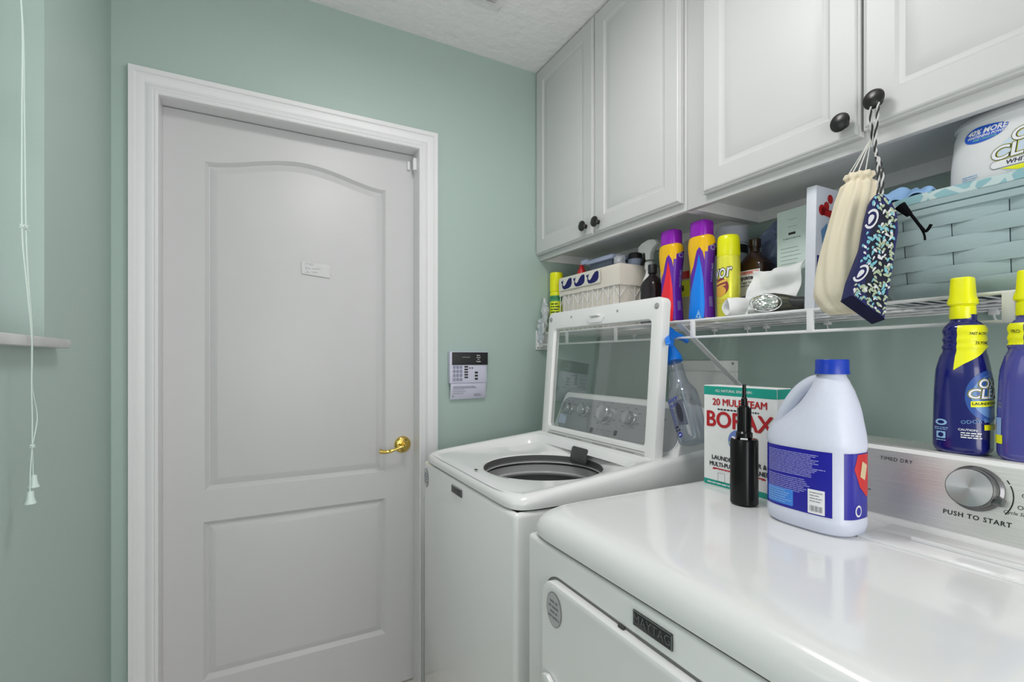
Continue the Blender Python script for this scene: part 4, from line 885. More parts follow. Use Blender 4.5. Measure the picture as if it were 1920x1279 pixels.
# detergent box edge-on
t = empty('detergent_box', (1.27, 0.69, SZ), 'tall thin lavender-white box with red and blue print behind the cream bag', 'box')
M = Matrix.Translation((1.168, 0.705, SZ)) @ Matrix.Rotation(0.02, 4, 'X')
obj('carton', xf(box(0, -0.024, 0, 0.20, 0.0, 0.294, 0.0015), M), mat('lavender_card', s(205, 208, 232), 0.5), t)
m = (lambda M: (lambda x, y, z=0: M @ Vector((x, -0.024-z, y))))(M)
obj('label', [(joins(flat([(0.012, 0.01), (0.19, 0.01), (0.19, 0.08), (0.012, 0.03)], m)), mat('orange_print', s(225, 110, 60), 0.5)), (flat([(0.006, 0.085), (0.08, 0.085), (0.08, 0.13), (0.006, 0.13)], m), mat('navy_print', s(30, 35, 130), 0.5)), (text('Aim', 0.02, m, 0.022, 0.105, 0.0008, bold=0.03) if False else lines(2, 0.03, 0.008, 0.014, m, 0.012, 0.112, 0.0008, seed=2, seg=2), WINK),
              (joins(*[flat([(0.03+0.02*i, 0.14+0.01*i), (0.05+0.02*i, 0.16), (0.045+0.02*i, 0.21), (0.02+0.02*i, 0.19)], m) for i in range(3)]), mat('swirl_blue', s(120, 170, 215), 0.5)),
              (joins(text('Oops', 0.035, m, 0.045, 0.250, 0.0008, bold=0.04, rot=0.5) if False else joins(flat(ellipse(0.013, 0.013, 20, 0.022, 0.238), m, 0.0008), flat(ellipse(0.011, 0.011, 20, 0.040, 0.249), m, 0.0008), flat(ellipse(0.011, 0.011, 20, 0.055, 0.268), m, 0.0008), flat([(0.02, 0.228), (0.07, 0.222), (0.07, 0.240), (0.02, 0.245)], m, 0.0008))), RED)], None, t)

# white crumpled paper roll and sheet
g = bmesh.new(); u = Vector((0.90, -0.43, 0.02)).normalized()
prs = [(0.015, 0.020), (0.017, 0.003), (0.0225, 0.0), (0.0262, 0.004), (0.027, 0.03), (0.027, 0.07), (0.022, 0.09), (0.012, 0.10)]
g = lathe(prs, 48, (1.156, 0.915, SZ+0.026), u)
g2 = lathe([(0.019, 0.016), (0.0, 0.014)], 48, (1.156, 0.915, SZ+0.026), u)
crumple(g, 0.007, 30, 2)
for v in g.verts: v.co.z = max(v.co.z, SZ)
sp = bmesh.new(); bmesh.ops.create_grid(sp, x_segments=40, y_segments=30, size=0.5)
for v in sp.verts:
    a, b_ = v.co.x+0.5, v.co.y+0.5
    y = 0.880-0.138*a+0.015*(1-b_); x = 1.222-0.030*(1-b_)+0.012*min(1, max(0, (a+0.7*b_-0.8)*4))+0.008*math.sin(a*9)*b_; z = SZ+0.003+0.135*b_*(0.92+0.08*a)-0.010*math.sin(a*PI)*b_
    q = noise.noise(Vector((a*3, b_*3, 1))); v.co = Vector((x+q*0.022, y, z+abs(q)*0.01*b_))
sp2 = sp.copy(); bmesh.ops.solidify(sp, geom=sp.faces[:], thickness=0.0012); sp2.free()
wp = empty('paper_wrap', (1.2, 0.86, SZ), 'crumpled white paper with rolled end lying under the silver flashlight', 'paper')
obj('rolled_end', joins(g, g2), PAPER, wp, smooth=50); obj('sheet', sp, PAPER, wp, smooth=25)

# flashlight: flattened body with an oval faceted lens on its long side
A = Vector((1.152, 0.826, SZ+0.030)); Bp = Vector((1.200, 0.690, SZ+0.022)); d = (Bp-A).normalized(); LL = (Bp-A).length
sd = Vector((-0.82, -0.57, -0.12)); sd = (sd-d*sd.dot(d)).normalized(); ud = d.cross(sd); ud = ud if ud.z > 0 else -ud
t = empty('flashlight', tuple(A), 'flashlight with oval faceted silver lens on the shelf edge, left of cream bag', 'flashlight')
def loftx(rows, n=36):
    return fixn(rings([[A+d*(s_*LL)+ud*(o+ru*math.sin(2*PI*k/n))+sd*(rs*math.cos(2*PI*k/n)) for k in range(n)] for s_, ru, rs, o in rows], True, True))
obj('body', loftx([(-0.03, 0.004, 0.004, 0), (0.0, 0.014, 0.012, 0), (0.06, 0.020, 0.017, 0), (0.16, 0.0235, 0.019, 0), (0.34, 0.024, 0.019, 0), (0.5, 0.020, 0.018, 0), (0.68, 0.016, 0.016, -0.002), (0.9, 0.014, 0.015, -0.004), (1.0, 0.009, 0.010, -0.005)]), mat('gunmetal', (0.10, 0.10, 0.075), 0.28, 0.7), t)
g = bmesh.new(); bmesh.ops.create_icosphere(g, subdivisions=4, radius=1)
for v in g.verts:
    c = v.co.copy(); v.co = A+d*(0.22*LL+c.x*0.034)+ud*(c.z*0.0195)+sd*(0.013+c.y*0.012)
obj('lens', crumple(g, 0.0022, 260, 2), mat('facet_reflector', (0.85, 0.85, 0.82), 0.12, 1.0), t, smooth=12)
g = bmesh.new()
for a0_ in range(1): pass
bz = [A+d*(0.22*LL+math.cos(2*PI*k/48)*0.037)+ud*(math.sin(2*PI*k/48)*0.0215)+sd*0.0175 for k in range(49)]
obj('bezel', tube(bz, 0.0016, 8), CHROME, t)
obj('grip', loftx([(0.58, 0.006, 0.018, 0.006), (0.64, 0.015, 0.019, 0.0), (0.78, 0.0155, 0.0175, -0.002), (0.95, 0.015, 0.0165, -0.004), (1.06, 0.010, 0.012, -0.005), (1.10, 0.004, 0.005, -0.005)]), DARKP, t)
obj('scouring_pad', crumple(box(1.150, 0.80, SZ, 1.19, 0.845, SZ+0.012, 0.003), 0.003, 90, 2), mat('speckled_grey', s(170, 170, 165), 0.6), label='small speckled grey pad lying under the flashlight head', cat='pad')

# ------------------------------------------------------------------ woven basket with its contents
wc = (1.288, 0.311)
B = Body(smooth_secs([(SZ, 0.138, 0.217, 6, *wc), (SZ+0.02, 0.146, 0.225, 6, *wc), (SZ+0.10, 0.150, 0.229, 6, *wc), (SZ+0.185, 0.153, 0.231, 6, *wc)], 4), zref=SZ+0.1, n=160, sm=False)
wbk = empty('woven_basket', (*wc, SZ), 'large pale blue woven splint basket on the right of the shelf', 'basket')
S_ = bmesh.new(); rowh, cw = 0.0262, 0.0735; z = SZ+0.002; r_ = 0; nper = round(B.per/(cw*2)); cw = B.per/(nper*2)
dark = B.mesh()
while z < SZ+0.158:
    for k in range(nper):
        x0 = -B.per/2+(k*2+(r_ % 2))*cw-cw*0.30; NX, NY = 12, 4; gr = []
        for i in range(NX+1):
            row = []
            for j in range(NY+1):
                a, c_ = i/NX, j/NY; L_ = cw*1.98; xx = x0+a*L_
                if xx > B.per/2: xx -= B.per
                bul = math.sin(PI*a)**0.7; up = 0.010*bul*(0.0)
                zz = z+rowh*(0.02+0.96*c_)+0.0035*math.sin(PI*a)*(c_-0.35)
                row.append(S_.verts.new(B.pt(xx, zz, 0.0006+0.0062*bul*(1-0.25*abs(2*c_-1)**3))))
            gr.append(row)
        for i in range(NX):
            for j in range(NY):
                p = [gr[i][j], gr[i+1][j], gr[i+1][j+1], gr[i][j+1]]
                if (p[0].co-p[1].co).length < 0.05: S_.faces.new(p)
    z += rowh; r_ += 1
bmesh.ops.recalc_face_normals(S_, faces=S_.faces)
obj('woven_sides', [(S_, WEAVE), (dark, WEAVED)], None, wbk, smooth=60)
def hoop(z0, z1, o):
    return rings([[B.raw(2*PI*k/160, min(zz, SZ+0.185), oo, None) + Vector((0, 0, zz-min(zz, SZ+0.185))) for k in range(160)] for zz, oo in ((z0, o*0.4), (z0+0.002, o), (z1-0.002, o), (z1, o*0.4), (z1, -0.004), (z0, -0.004))], closed=True)
obj('rim_band', fixn(hoop(SZ+0.156, SZ+0.171, 0.0095)), WEAVE, wbk); obj('rim_band', fixn(hoop(SZ+0.171, SZ+0.186, 0.0070)), WEAVE, wbk)
def lrow(z, o, wv):
    out = []
    for k in range(160):
        a = 2*PI*k/160; p = B.raw(a, SZ+0.185, o+wv*noise.noise(Vector((a*5, z*40, 0)))); p.z = z+wv*0.8*noise.noise(Vector((a*4, z*10, 5))); out.append(p)
    return out
ln = rings([lrow(SZ+0.184, 0.0075, 0.001), lrow(SZ+0.194, 0.0085, 0.003), lrow(SZ+0.201, 0.004, 0.003), lrow(SZ+0.203, -0.004, 0.003), lrow(SZ+0.194, -0.010, 0.002), lrow(SZ+0.13, -0.014, 0.002)], False, True)
LM = mat('aqua_liner_print', s(150, 190, 196), 0.85)
nt = LM.node_tree; bs = nt.nodes['Principled BSDF']; vo = nt.nodes.new('ShaderNodeTexVoronoi'); vo.inputs['Scale'].default_value = 26; vo.feature = 'DISTANCE_TO_EDGE'
tc = nt.nodes.new('ShaderNodeTexCoord'); nt.links.new(tc.outputs['Object'], vo.inputs[0]); rp = nt.nodes.new('ShaderNodeValToRGB'); rp.color_ramp.elements[0].position = 0.09; rp.color_ramp.elements[1].position = 0.11
rp.color_ramp.elements[0].color = (*s(190, 208, 208), 1); rp.color_ramp.elements[1].color = (*s(140, 182, 190), 1); nt.links.new(vo.outputs[0], rp.inputs[0]); nt.links.new(rp.outputs[0], bs.inputs['Base Color'])
obj('liner', fixn(ln), LM, wbk, smooth=60)
# tub of whitening powder
tc_ = (1.232, 0.283)
z = SZ+0.135
S = smooth_secs([(z, 0.074, 0.148, 4.2, *tc_), (z+0.01, 0.078, 0.153, 4.2, *tc_), (z+0.10, 0.078, 0.155, 4.0, *tc_), (z+0.160, 0.0765, 0.151, 3.7, *tc_), (z+0.180, 0.075, 0.147, 3.5, *tc_)])
B2 = Body(S, zref=z+0.1, n=80, sm=False); m = B2.pt
t = empty('powder_tub', (*tc_, z), 'white tub of whitening powder with rounded grey lid in the woven basket', 'tub')
obj('tub_body', B2.mesh(), mat('white_tub_plastic', s(225, 226, 228), 0.3), t)
obj('lid', Body(smooth_secs([(z+0.178, 0.0765, 0.149, 3.5, *tc_), (z+0.181, 0.078, 0.151, 3.5, *tc_), (z+0.192, 0.076, 0.146, 3.2, *tc_), (z+0.202, 0.069, 0.128, 2.8, *tc_), (z+0.208, 0.056, 0.10, 2.6, *tc_), (z+0.210, 0.02, 0.03, 2.4, *tc_)], 4), n=80, sm=False).mesh(), mat('pale_grey_lid', s(190, 191, 195), 0.35), t)
X0 = 0.283  # arc x -> world Y = X0 - x on the flat front
def ax(y): return X0-y
z = z-0.012
bq_ = spline([(ax(0.4085), z+0.170, 0), (ax(0.402), z+0.1775, 0), (ax(0.390), z+0.181, 0), (ax(0.365), z+0.179, 0), (ax(0.347), z+0.174, 0), (ax(0.3435), z+0.170, 0), (ax(0.350), z+0.160, 0), (ax(0.365), z+0.1535, 0), (ax(0.385), z+0.152, 0), (ax(0.402), z+0.156, 0), (ax(0.4085), z+0.163, 0), (ax(0.4085), z+0.170, 0)], 4)
bl_ = [(v.x, v.y) for v in bq_[:-1]]
LBL = [(flat(bl_, m, 0.0006, 0.006), mat('blue_swoosh_label', s(15, 85, 200), 0.35)),
       (joins(text('40% MORE', 0.0125, m, ax(0.374), z+0.1705, 0.001, bold=0.03, cut=0.006, shear=0.2, rot=-0.04), text('WHITENING POWER', 0.0062, m, ax(0.374), z+0.1625, 0.001, bold=0.02, cut=0.006, shear=0.2, rot=-0.04)), WINK),
       (text('VISIBLY BRIGHTER', 0.0045, m, ax(0.376), z+0.1572, 0.001, bold=0.02, cut=0.006, rot=-0.04), mat('sea_green_print', s(110, 190, 170), 0.5)),
       (joins(*[flat(ellipse(0.05+0.012*i, 0.034+0.004*i, 36, ax(0.300), z+0.115), m, 0.0004+0.0001*i, 0.008) for i in (1,)]), mat('pale_blue_swirl', s(200, 214, 232), 0.4))]
for bo, mm, zz in ((0.13, YELL, 0.0010), (0.10, INK, 0.0013), (0.035, WINK, 0.0017)):
    LBL.append((joins(text('OXI', 0.030, m, ax(0.310), z+0.146, zz, bold=bo*0.55, cut=0.006, shear=0.15, rot=0.05, sx=1.1), text('CLEAN', 0.032, m, ax(0.310), z+0.122, zz, bold=bo*0.55, cut=0.006, shear=0.15, rot=0.05, sx=1.1)), mm))
LBL += [(flat(rrect(0.11, 0.014, 0.0065, 6, ax(0.310), z+0.1015), m, 0.0010, 0.006), GINK), (flat(rrect(0.108, 0.012, 0.0058, 6, ax(0.310), z+0.1015), m, 0.0013, 0.006), WINK), (text('WHITE REVIVE', 0.0100, m, ax(0.312), z+0.1015, 0.0016, bold=0.03, cut=0.006, shear=0.2), mat('dark_violet_ink', s(60, 50, 80), 0.5)),
        (flat([(ax(0.352), z+0.0935), (ax(0.26), z+0.0935), (ax(0.26), z+0.0855), (ax(0.33), z+0.0855)], m, 0.0010, 0.006), YELL), (lines(5, 0.026, 0.0015, 0.004, m, ax(0.407), z+0.094, 0.0008, 0.006, seed=5, seg=4), PALEB)]
obj('label', LBL, None, t)
z = z+0.012
obj('side_label', [(flat([(-0.205, z+0.01), (-0.18, z+0.01), (-0.185, z+0.11), (-0.205, z+0.09)], m, 0.0006, 0.006), YELL), (flat([(-0.200, z+0.085), (-0.186, z+0.10), (-0.186, z+0.125), (-0.196, z+0.12)], m, 0.0008, 0.006), NAVY)], None, t)
# folded cloths in the basket
def cloth(name, x0, x1, y0, y1, z0, hgt, mm, seed, **kw):
    g = bmesh.new(); bmesh.ops.create_grid(g, x_segments=36, y_segments=36, size=0.5)
    for v in g.verts:
        a, b_ = v.co.x+0.5, v.co.y+0.5; e = min(1, 4*min(a, 1-a, b_, 1-b_))
        x = x0+(x1-x0)*a; y = y0+(y1-y0)*b_; zz = z0+hgt*(0.55*e+0.9*abs(noise.noise(Vector((a*3+seed, b_*3, seed))))+0.2*abs(math.sin(a*7+b_*5+seed)))
        if name == 'blue_cloth' and y > 0.548: zz -= (y-0.548)*2.2
        v.co = Vector((x, y, zz))
    bmesh.ops.solidify(g, geom=g.faces[:], thickness=0.004); return obj(name, g, mm, smooth=50, **kw)
cloth('blue_cloth', 1.136, 1.25, 0.575, 0.445, SZ+0.197, 0.034, BLUECL, 3, label='light blue cloth bunched at the left end of the woven basket', cat='cloth')
cloth('brown_cloth', 1.30, 1.41, 0.495, 0.445, SZ+0.185, 0.035, mat('dusty_brown_cloth', s(150, 128, 115), 0.9), 6, label='dull brown cloth behind the blue one in the woven basket', cat='cloth')
cloth('grey_bag', 1.262, 1.34, 0.65, 0.565, SZ, 0.15, mat('grey_bag_fabric', s(150, 148, 150), 0.5), 9, label='grey crumpled bag behind the hanging cream bag', cat='bag')
# ------------------------------------------------------------------ bags hanging from the knob
kx, ky, kz = 1.088, 0.5175, 1.7235
t = empty('drawstring_bag', (1.06, 0.55, 1.30), 'cream cotton drawstring bag hanging by strings from the cabinet knob', 'bag')
def wob(a, z):
    f = (z-1.295)/0.27; return (0.03+0.13*max(0, f)**1.3)*math.sin(9*a+2*math.sin(z*14))*0.8+0.06*math.sin(3*a+z*12)
S = smooth_secs([(1.292, 0.012, 0.030, 2.4, 1.062, 0.553), (1.300, 0.024, 0.040, 2.6, 1.062, 0.556), (1.335, 0.036, 0.050, 2.6, 1.062, 0.564), (1.40, 0.038, 0.047, 2.5, 1.062, 0.558), (1.46, 0.035, 0.041, 2.3, 1.062, 0.548), (1.52, 0.030, 0.034, 2.1, 1.064, 0.539), (1.548, 0.025, 0.028, 2, 1.065, 0.535), (1.556, 0.018, 0.019, 2, 1.065, 0.534), (1.562, 0.022, 0.024, 2, 1.065, 0.534), (1.570, 0.020, 0.022, 2, 1.065, 0.533)])
obj('pouch_cloth', Body(S, n=120, wob=wob, sm=False).mesh(), CREAM, t, smooth=70)
kn = (1.083, 0.520, 1.640)
gg = None
for dy, dx in ((0.020, -0.012), (0.006, -0.02), (-0.004, -0.016), (-0.016, -0.01)):
    gg = tube([kn, (1.065+dx, 0.534+dy, 1.560)], 0.0011, 6, gg)
for dy in (-0.004, 0.004): gg = tube(spline([kn, (1.083, 0.515+dy, 1.68), (kx, ky+dy*1.3, kz+0.0005), (kx, ky, kz+0.008)]), 0.0010, 6, gg)
obj('string', gg, mat('white_string', s(225, 224, 218), 0.8), t)
def rope(pts, r=0.0022):
    P = spline(pts, 14); out = []
    for ph, sgn in ((0, 1), (PI, 1)):
        q = []
        for i, p in enumerate(P):
            d = (P[min(i+1, len(P)-1)]-P[max(0, i-1)]).normalized(); u, v = frame_of(d); a = i*0.9+ph; q.append(p+(u*math.cos(a)+v*math.sin(a))*r*0.7)
        out.append(tube(q, r*0.75, 6))
    return out
t = empty('patterned_pouch', (1.03, 0.48, 1.29), 'navy pouch with white and teal leaf pattern hanging beside cream bag', 'bag')
pz = 1.507
r1 = rope([(kx, ky-0.006, kz), (1.078, 0.506, 1.69), (1.07, 0.507, 1.62), (1.05, 0.492, 1.56), (1.035, 0.486, 1.50)]); r2 = rope([(kx, ky+0.006, kz), (1.08, 0.520, 1.69), (1.075, 0.512, 1.62), (1.05, 0.486, 1.56), (1.035, 0.480, 1.50)])
obj('cord', [(joins(r1[0], r2[0]), INK), (joins(r1[1], r2[1]), mat('grey_white_cord', s(200, 200, 198), 0.7))], None, t)
O = Vector((1.02, 0.478, 1.40)); vd = Vector((O.x, O.y, 0)).normalized(); U_ = Vector((vd.y, -vd.x, 0)); pm = plane_map(O, U_, (0, 0, 1))
sc = 0.897/911
def PX(x, y): return ((x-1655)*sc*0.80, (471.9-y)*sc)
OL = [PX(*p) for p in ((1604, 552), (1612, 520), (1622, 465), (1632, 410), (1641, 378), (1650, 366), (1664, 368), (1680, 385), (1690, 408), (1692, 440), (1684, 500), (1674, 560), (1668, 600))]
NV = mat('navy_cotton', s(36, 38, 92), 0.85); NV2 = mat('deep_navy_lining', s(8, 12, 60), 0.8)
ext = lambda x, y, z: pm(x+z*0.35, y+z*0.35, z)
bmp = bmesh.new()
f0 = [bmp.verts.new(pm(x, y, 0.012)) for x, y in OL]; f1 = [bmp.verts.new(pm(x-0.020*(1 if y < 0 else 0.3), y-0.010*(1 if y < 0 else 0.2)+0.004, -0.022)) for x, y in OL]
bmp.faces.new(f0); bmp.faces.new(f1[::-1])
nn = len(OL); bot = None
for i in range(nn):
    fc = bmp.faces.new((f0[i], f1[i], f1[(i+1) % nn], f0[(i+1) % nn]))
    if i == nn-1: bot = fc
bq = [v.co.copy() for v in bot.verts]
fixn(bmp)
bmesh.ops.bevel(bmp, geom=[e for e in bmp.edges if bot not in e.link_faces], offset=0.004, segments=2, profile=0.5, affect='EDGES')
lin_ = bmesh.new(); cc = sum(bq, Vector())/4; fv = [lin_.verts.new(q+(Vector((0, 0, -0.0012))+(-vd)*0.0008)) for q in bq]; lin_.faces.new(fv)
rn = random.Random(5); WL, TL, CL, DL = [], [], [], []
def inside(x, y):
    c = False; n_ = len(OL)
    for i in range(n_):
        x1, y1 = OL[i]; x2, y2 = OL[(i+1) % n_]
        if (y1 > y) != (y2 > y) and x < (x2-x1)*(y-y1)/(y2-y1)+x1: c = not c
    return c
def blob(cx_, cy_, a, l, w_, z):
    P = []
    for k in range(10):
        t_ = 2*PI*k/10; px, py = l*math.cos(t_), w_*math.sin(t_)*(1+0.5*math.cos(t_)); P.append((cx_+px*math.cos(a)-py*math.sin(a), cy_+px*math.sin(a)+py*math.cos(a)))
    return flat(P, pm, z) if all(inside(x, y) for x, y in P) else None
def arc(cx_, cy_, r0, r1, a0, a1, sx_, z, rot=0):
    P = [(cx_+math.cos(a0+(a1-a0)*i/14)*r1*sx_, cy_+math.sin(a0+(a1-a0)*i/14)*r1) for i in range(15)]+[(cx_+math.cos(a1-(a1-a0)*i/14)*r0*sx_, cy_+math.sin(a1-(a1-a0)*i/14)*r0) for i in range(15)]
    P = [(cx_+(x-cx_)*math.cos(rot)-(y-cy_)*math.sin(rot), cy_+(x-cx_)*math.sin(rot)+(y-cy_)*math.cos(rot)) for x, y in P]
    return flat(P, pm, z)
for (px, py, r, ro) in ((1642, 412, 0.017, 0.0), (1622, 512, 0.016, -0.3)):
    x, y = PX(px, py); WL.append(arc(x, y, r*0.80, r*1.08, -0.75*PI, 0.80*PI, 0.55, 0.0132, ro-0.25)); b = blob(x-0.001, y-0.001, 1.25+ro, r*0.55, r*0.22, 0.0134)
    if b: WL.append(b)
gx = -0.045
dkb = [PX(*p) for p in ((1640, 440), (1655, 395), (1672, 388), (1684, 410), (1686, 440), (1678, 500), (1664, 585), (1640, 568), (1628, 545), (1634, 500))]
DL.append(flat(dkb, pm, 0.0124))
for _ in range(520):
    x = rn.uniform(-0.045, 0.032); y = rn.uniform(-0.125, 0.10)
    ix, iy = x/(sc*0.80)+1655, 471.9-y/sc
    if (ix-1640)**2+((iy-412)*0.9)**2 < 500 or (ix-1622)**2+(iy-512)**2 < 480: continue
    b = blob(x, y, (1.1 if int(abs(x)*220)%2 else 2.1)+rn.uniform(-0.3, 0.3), rn.uniform(0.0026, 0.0052), rn.uniform(0.0012, 0.0020), 0.0130+_*0.000002)
    if b is None: continue
    if iy < 500 and ix < 1655: (TL if rn.random() < 0.75 else WL).append(b)
    else: (CL if rn.random() < 0.65 else (TL if rn.random() < 0.4 else WL)).append(b)
obj('pouch_cloth', [(bmp, NV), (lin_, NV2), (joins(*WL), mat('white_leaf_print', s(215, 215, 220), 0.8)), (joins(*TL), mat('teal_leaf_print', s(120, 185, 200), 0.8)), (joins(*CL), mat('sage_leaf_print', s(170, 185, 155), 0.8)), (joins(*DL), mat('midnight_print', s(16, 20, 44), 0.8))], None, t, smooth=30)
obj('tie', joins(tube(spline([(1.045, 0.452, 1.478), (1.05, 0.440, 1.462), (1.052, 0.428, 1.440), (1.052, 0.420, 1.428), (1.052, 0.415, 1.431), (1.052, 0.411, 1.438)]), [0.006]*3+[0.004]*8+[0.0022]*20 if False else 0.0026, 8), tube(spline([(1.052, 0.432, 1.447), (1.052, 0.422, 1.425), (1.052, 0.420, 1.412)]), 0.0018, 8), tube([(1.045, 0.455, 1.482), (1.05, 0.442, 1.462)], [0.009, 0.005], 8)), mat('black_ribbon', (0.003, 0.003, 0.004), 0.95, spec=0.1), t)

# ------------------------------------------------------------------ blue-trigger spray bottle hanging from the lower rail
Bt = Vector((1.072, 0.950, 0.968)); Tp = Vector((1.098, 1.056, 1.214)); zz = (Tp-Bt).normalized(); xx = Vector((0, -1, 0)); xx = (xx-zz*xx.dot(zz)).normalized(); yy = zz.cross(xx)
M = Matrix(((xx.x, yy.x, zz.x, Bt.x), (xx.y, yy.y, zz.y, Bt.y), (xx.z, yy.z, zz.z, Bt.z), (0, 0, 0, 1)))
t = empty('spray_bottle', M=M, label='clear spray bottle with bright blue trigger hooked over the shelf rail', cat='spray bottle')
S = smooth_secs([(0, 0.030, 0.028, 2.3), (0.004, 0.038, 0.034, 2.3), (0.015, 0.041, 0.036, 2.3), (0.07, 0.042, 0.037, 2.3), (0.125, 0.043, 0.038, 2.3), (0.150, 0.040, 0.036, 2.2), (0.172, 0.028, 0.027, 2), (0.19, 0.0235, 0.0235, 2), (0.222, 0.022, 0.022, 2), (0.232, 0.023, 0.023, 2), (0.238, 0.019, 0.019, 2), (0.250, 0.016, 0.016, 2)])
B = Body([(q[0], q[1], q[2], q[3], 0, 0) for q in S], a0=-PI/2, zref=0.08, sm=False)
obj('bottle_body', B.mesh(caps=True), CLEARB, t); m = B.pt
obj('dip_tube', tube([(0.01, 0, 0.02), (0.004, 0, 0.12), (0, 0, 0.26)], 0.0025, 8), mat('milky_tube', s(190, 195, 205), 0.4), t)
BI = mat('blue_print_ink', s(45, 60, 165), 0.5)
obj('label', [(joins(text('HEAVY', 0.017, m, -0.014, 0.125, 0.0006, bold=0.03, cut=0.005, rot=-PI/2+PI/2), text('SPRAY', 0.013, m, -0.012, 0.109, 0.0006, bold=0.02, cut=0.005), lines(12, 0.016, 0.0022, 0.0055, m, -0.026, 0.100, 0.0006, 0.005, seed=6, seg=3)), BI),
              (flat([(-0.006, 0.052), (0.024, 0.046), (0.024, 0.120), (-0.004, 0.118)], m, 0.0006, 0.005), mat('smoky_label', s(88, 92, 108), 0.4)), (joins(flat(ellipse(0.009, 0.028, 20, 0.008, 0.085), m, 0.0009, 0.005), lines(2, 0.02, 0.006, 0.010, m, -0.022, 0.046, 0.0009, 0.005, seed=1, seg=2)), mat('charcoal_print', s(45, 45, 60), 0.5)),
              (flat(ellipse(0.0085, 0.0085, 24, -0.010, 0.026), m, 0.0006, 0.005), SKYB if False else BI), (joins(flat([(-0.015, 0.025), (-0.010, 0.029), (-0.010, 0.0275), (-0.005, 0.0275), (-0.005, 0.0245), (-0.010, 0.0245), (-0.010, 0.022)], m, 0.001, 0.005)), WINK)], None, t)
obj('collar', lathe([(0.0245, 0.245), (0.0255, 0.248), (0.0245, 0.262), (0.020, 0.275), (0.016, 0.288)], 32), TRIGB, t)
HP = [(-0.016, 0.275), (-0.020, 0.300), (-0.022, 0.325), (-0.020, 0.346), (-0.008, 0.362), (0.006, 0.366), (0.018, 0.362), (0.026, 0.350), (0.044, 0.340), (0.058, 0.328), (0.064, 0.316), (0.060, 0.313), (0.046, 0.325), (0.022, 0.330), (0.014, 0.322), (0.010, 0.300), (0.015, 0.275)]
def head_map(dx, dy):
    xh = Vector((dx, dy, 0)); xh = (xh-zz*xh.dot(zz)).normalized(); yh = zz.cross(xh); Mi = M.inverted()
    return lambda x, y, z: Mi @ (Bt+xh*x+zz*(y-0.006)+yh*(z-0.009))
obj('spray_head', prism(HP, head_map(0.95, -0.30), 0.018, 0.0035, 3), TRIGB, t, smooth=50)
AP = [(0.012, 0.318), (-0.012, 0.318), (-0.040, 0.306), (-0.066, 0.290), (-0.084, 0.274), (-0.087, 0.277), (-0.074, 0.298), (-0.050, 0.324), (-0.024, 0.345), (0.0, 0.358), (0.012, 0.350)]
obj('trigger', prism(AP, head_map(0.75, 0.65), 0.015, 0.003, 3), TRIGB, t, smooth=50)

# ------------------------------------------------------------------ on the dryer
# borax box
bx, b0, b1, bz = 0.985, 0.843, 0.652, 1.137
t = empty('laundry_booster_box', (1.01, 0.747, ZD), 'white, red and teal borax box behind the black bottle', 'box')
obj('carton', box(bx, b1, ZD, bx+0.048, b0, bz, 0.001), CARD, t, smooth=0)
m = faceX(bx, (b0+b1)/2, ZD); hw = (b0-b1)/2-0.0005; hh = bz-ZD
ms = plane_map((bx, b1, ZD), (1, 0, 0), (0, 0, 1))
def R4(x0, y0, x1, y1): return [(x0, y0), (x1, y0), (x1, y1), (x0, y1)]
rd = mat('borax_red', s(190, 25, 35), 0.5)
P = [(joins(flat(R4(-hw, hh-0.023, hw, hh-0.002), m), flat(R4(-hw, 0.0005, hw, 0.013), m), flat(R4(0.0005, hh-0.023, 0.0475, hh-0.002), ms), flat(R4(0.0005, 0.0005, 0.0475, 0.013), ms)), TEAL),
     (joins(text('ALL NATURAL SINCE 1891', 0.0085, m, -0.012, hh-0.0125, bold=0.01), lines(1, 0.16, 0.003, 0.01, m, -0.085, 0.005, 0.0008, seed=3, seg=14)), WINK),
     (joins(btext('20 MULE TEAM', 0.0225, m, 0.002, hh-0.040, k=0.03, sx=0.97), btext('BORAX', 0.053, m, -0.001, hh-0.083, k=0.03, sx=0.99)), rd),
     (joins(lines(1, 0.108, 0.0036, 0.01, m, -0.055, hh-0.0585, 0.0006, seed=5, seg=22, jag=False), btext('LAUNDRY BOOSTER &', 0.0142, m, 0.0, 0.068, sx=1.0), btext('MULTI-PURPOSE CLEANER', 0.0142, m, 0.0, 0.052, sx=0.94)), mat('dark_ink', s(40, 40, 48), 0.5)),
     (flat(rrect(0.14, 0.009, 0.0045, 5, 0.0, 0.039), m), rd), (lines(1, 0.12, 0.003, 0.01, m, -0.06, 0.0375, 0.0008, seed=4, seg=12, jag=False), WINK),
     (flat(ellipse(0.026, 0.026, 30, 0.0, 0.115), m), mat('periwinkle_print', s(110, 135, 205), 0.5)), (flat([(-0.026, 0.112), (-0.01, 0.098), (0.02, 0.094), (0.022, 0.102), (0.0, 0.104)], m, 0.0007), LIME),
     (joins(flat(rrect(0.020, 0.022, 0.002, 3, -0.045, 0.022), m, 0.0004, holes=(inset(rrect(0.020, 0.022, 0.002, 3, -0.045, 0.022), 0.0008),)), flat(R4(-0.022, 0.013, -0.0215, 0.033), m)), GINK)]
obj('print', P, None, t, smooth=0)
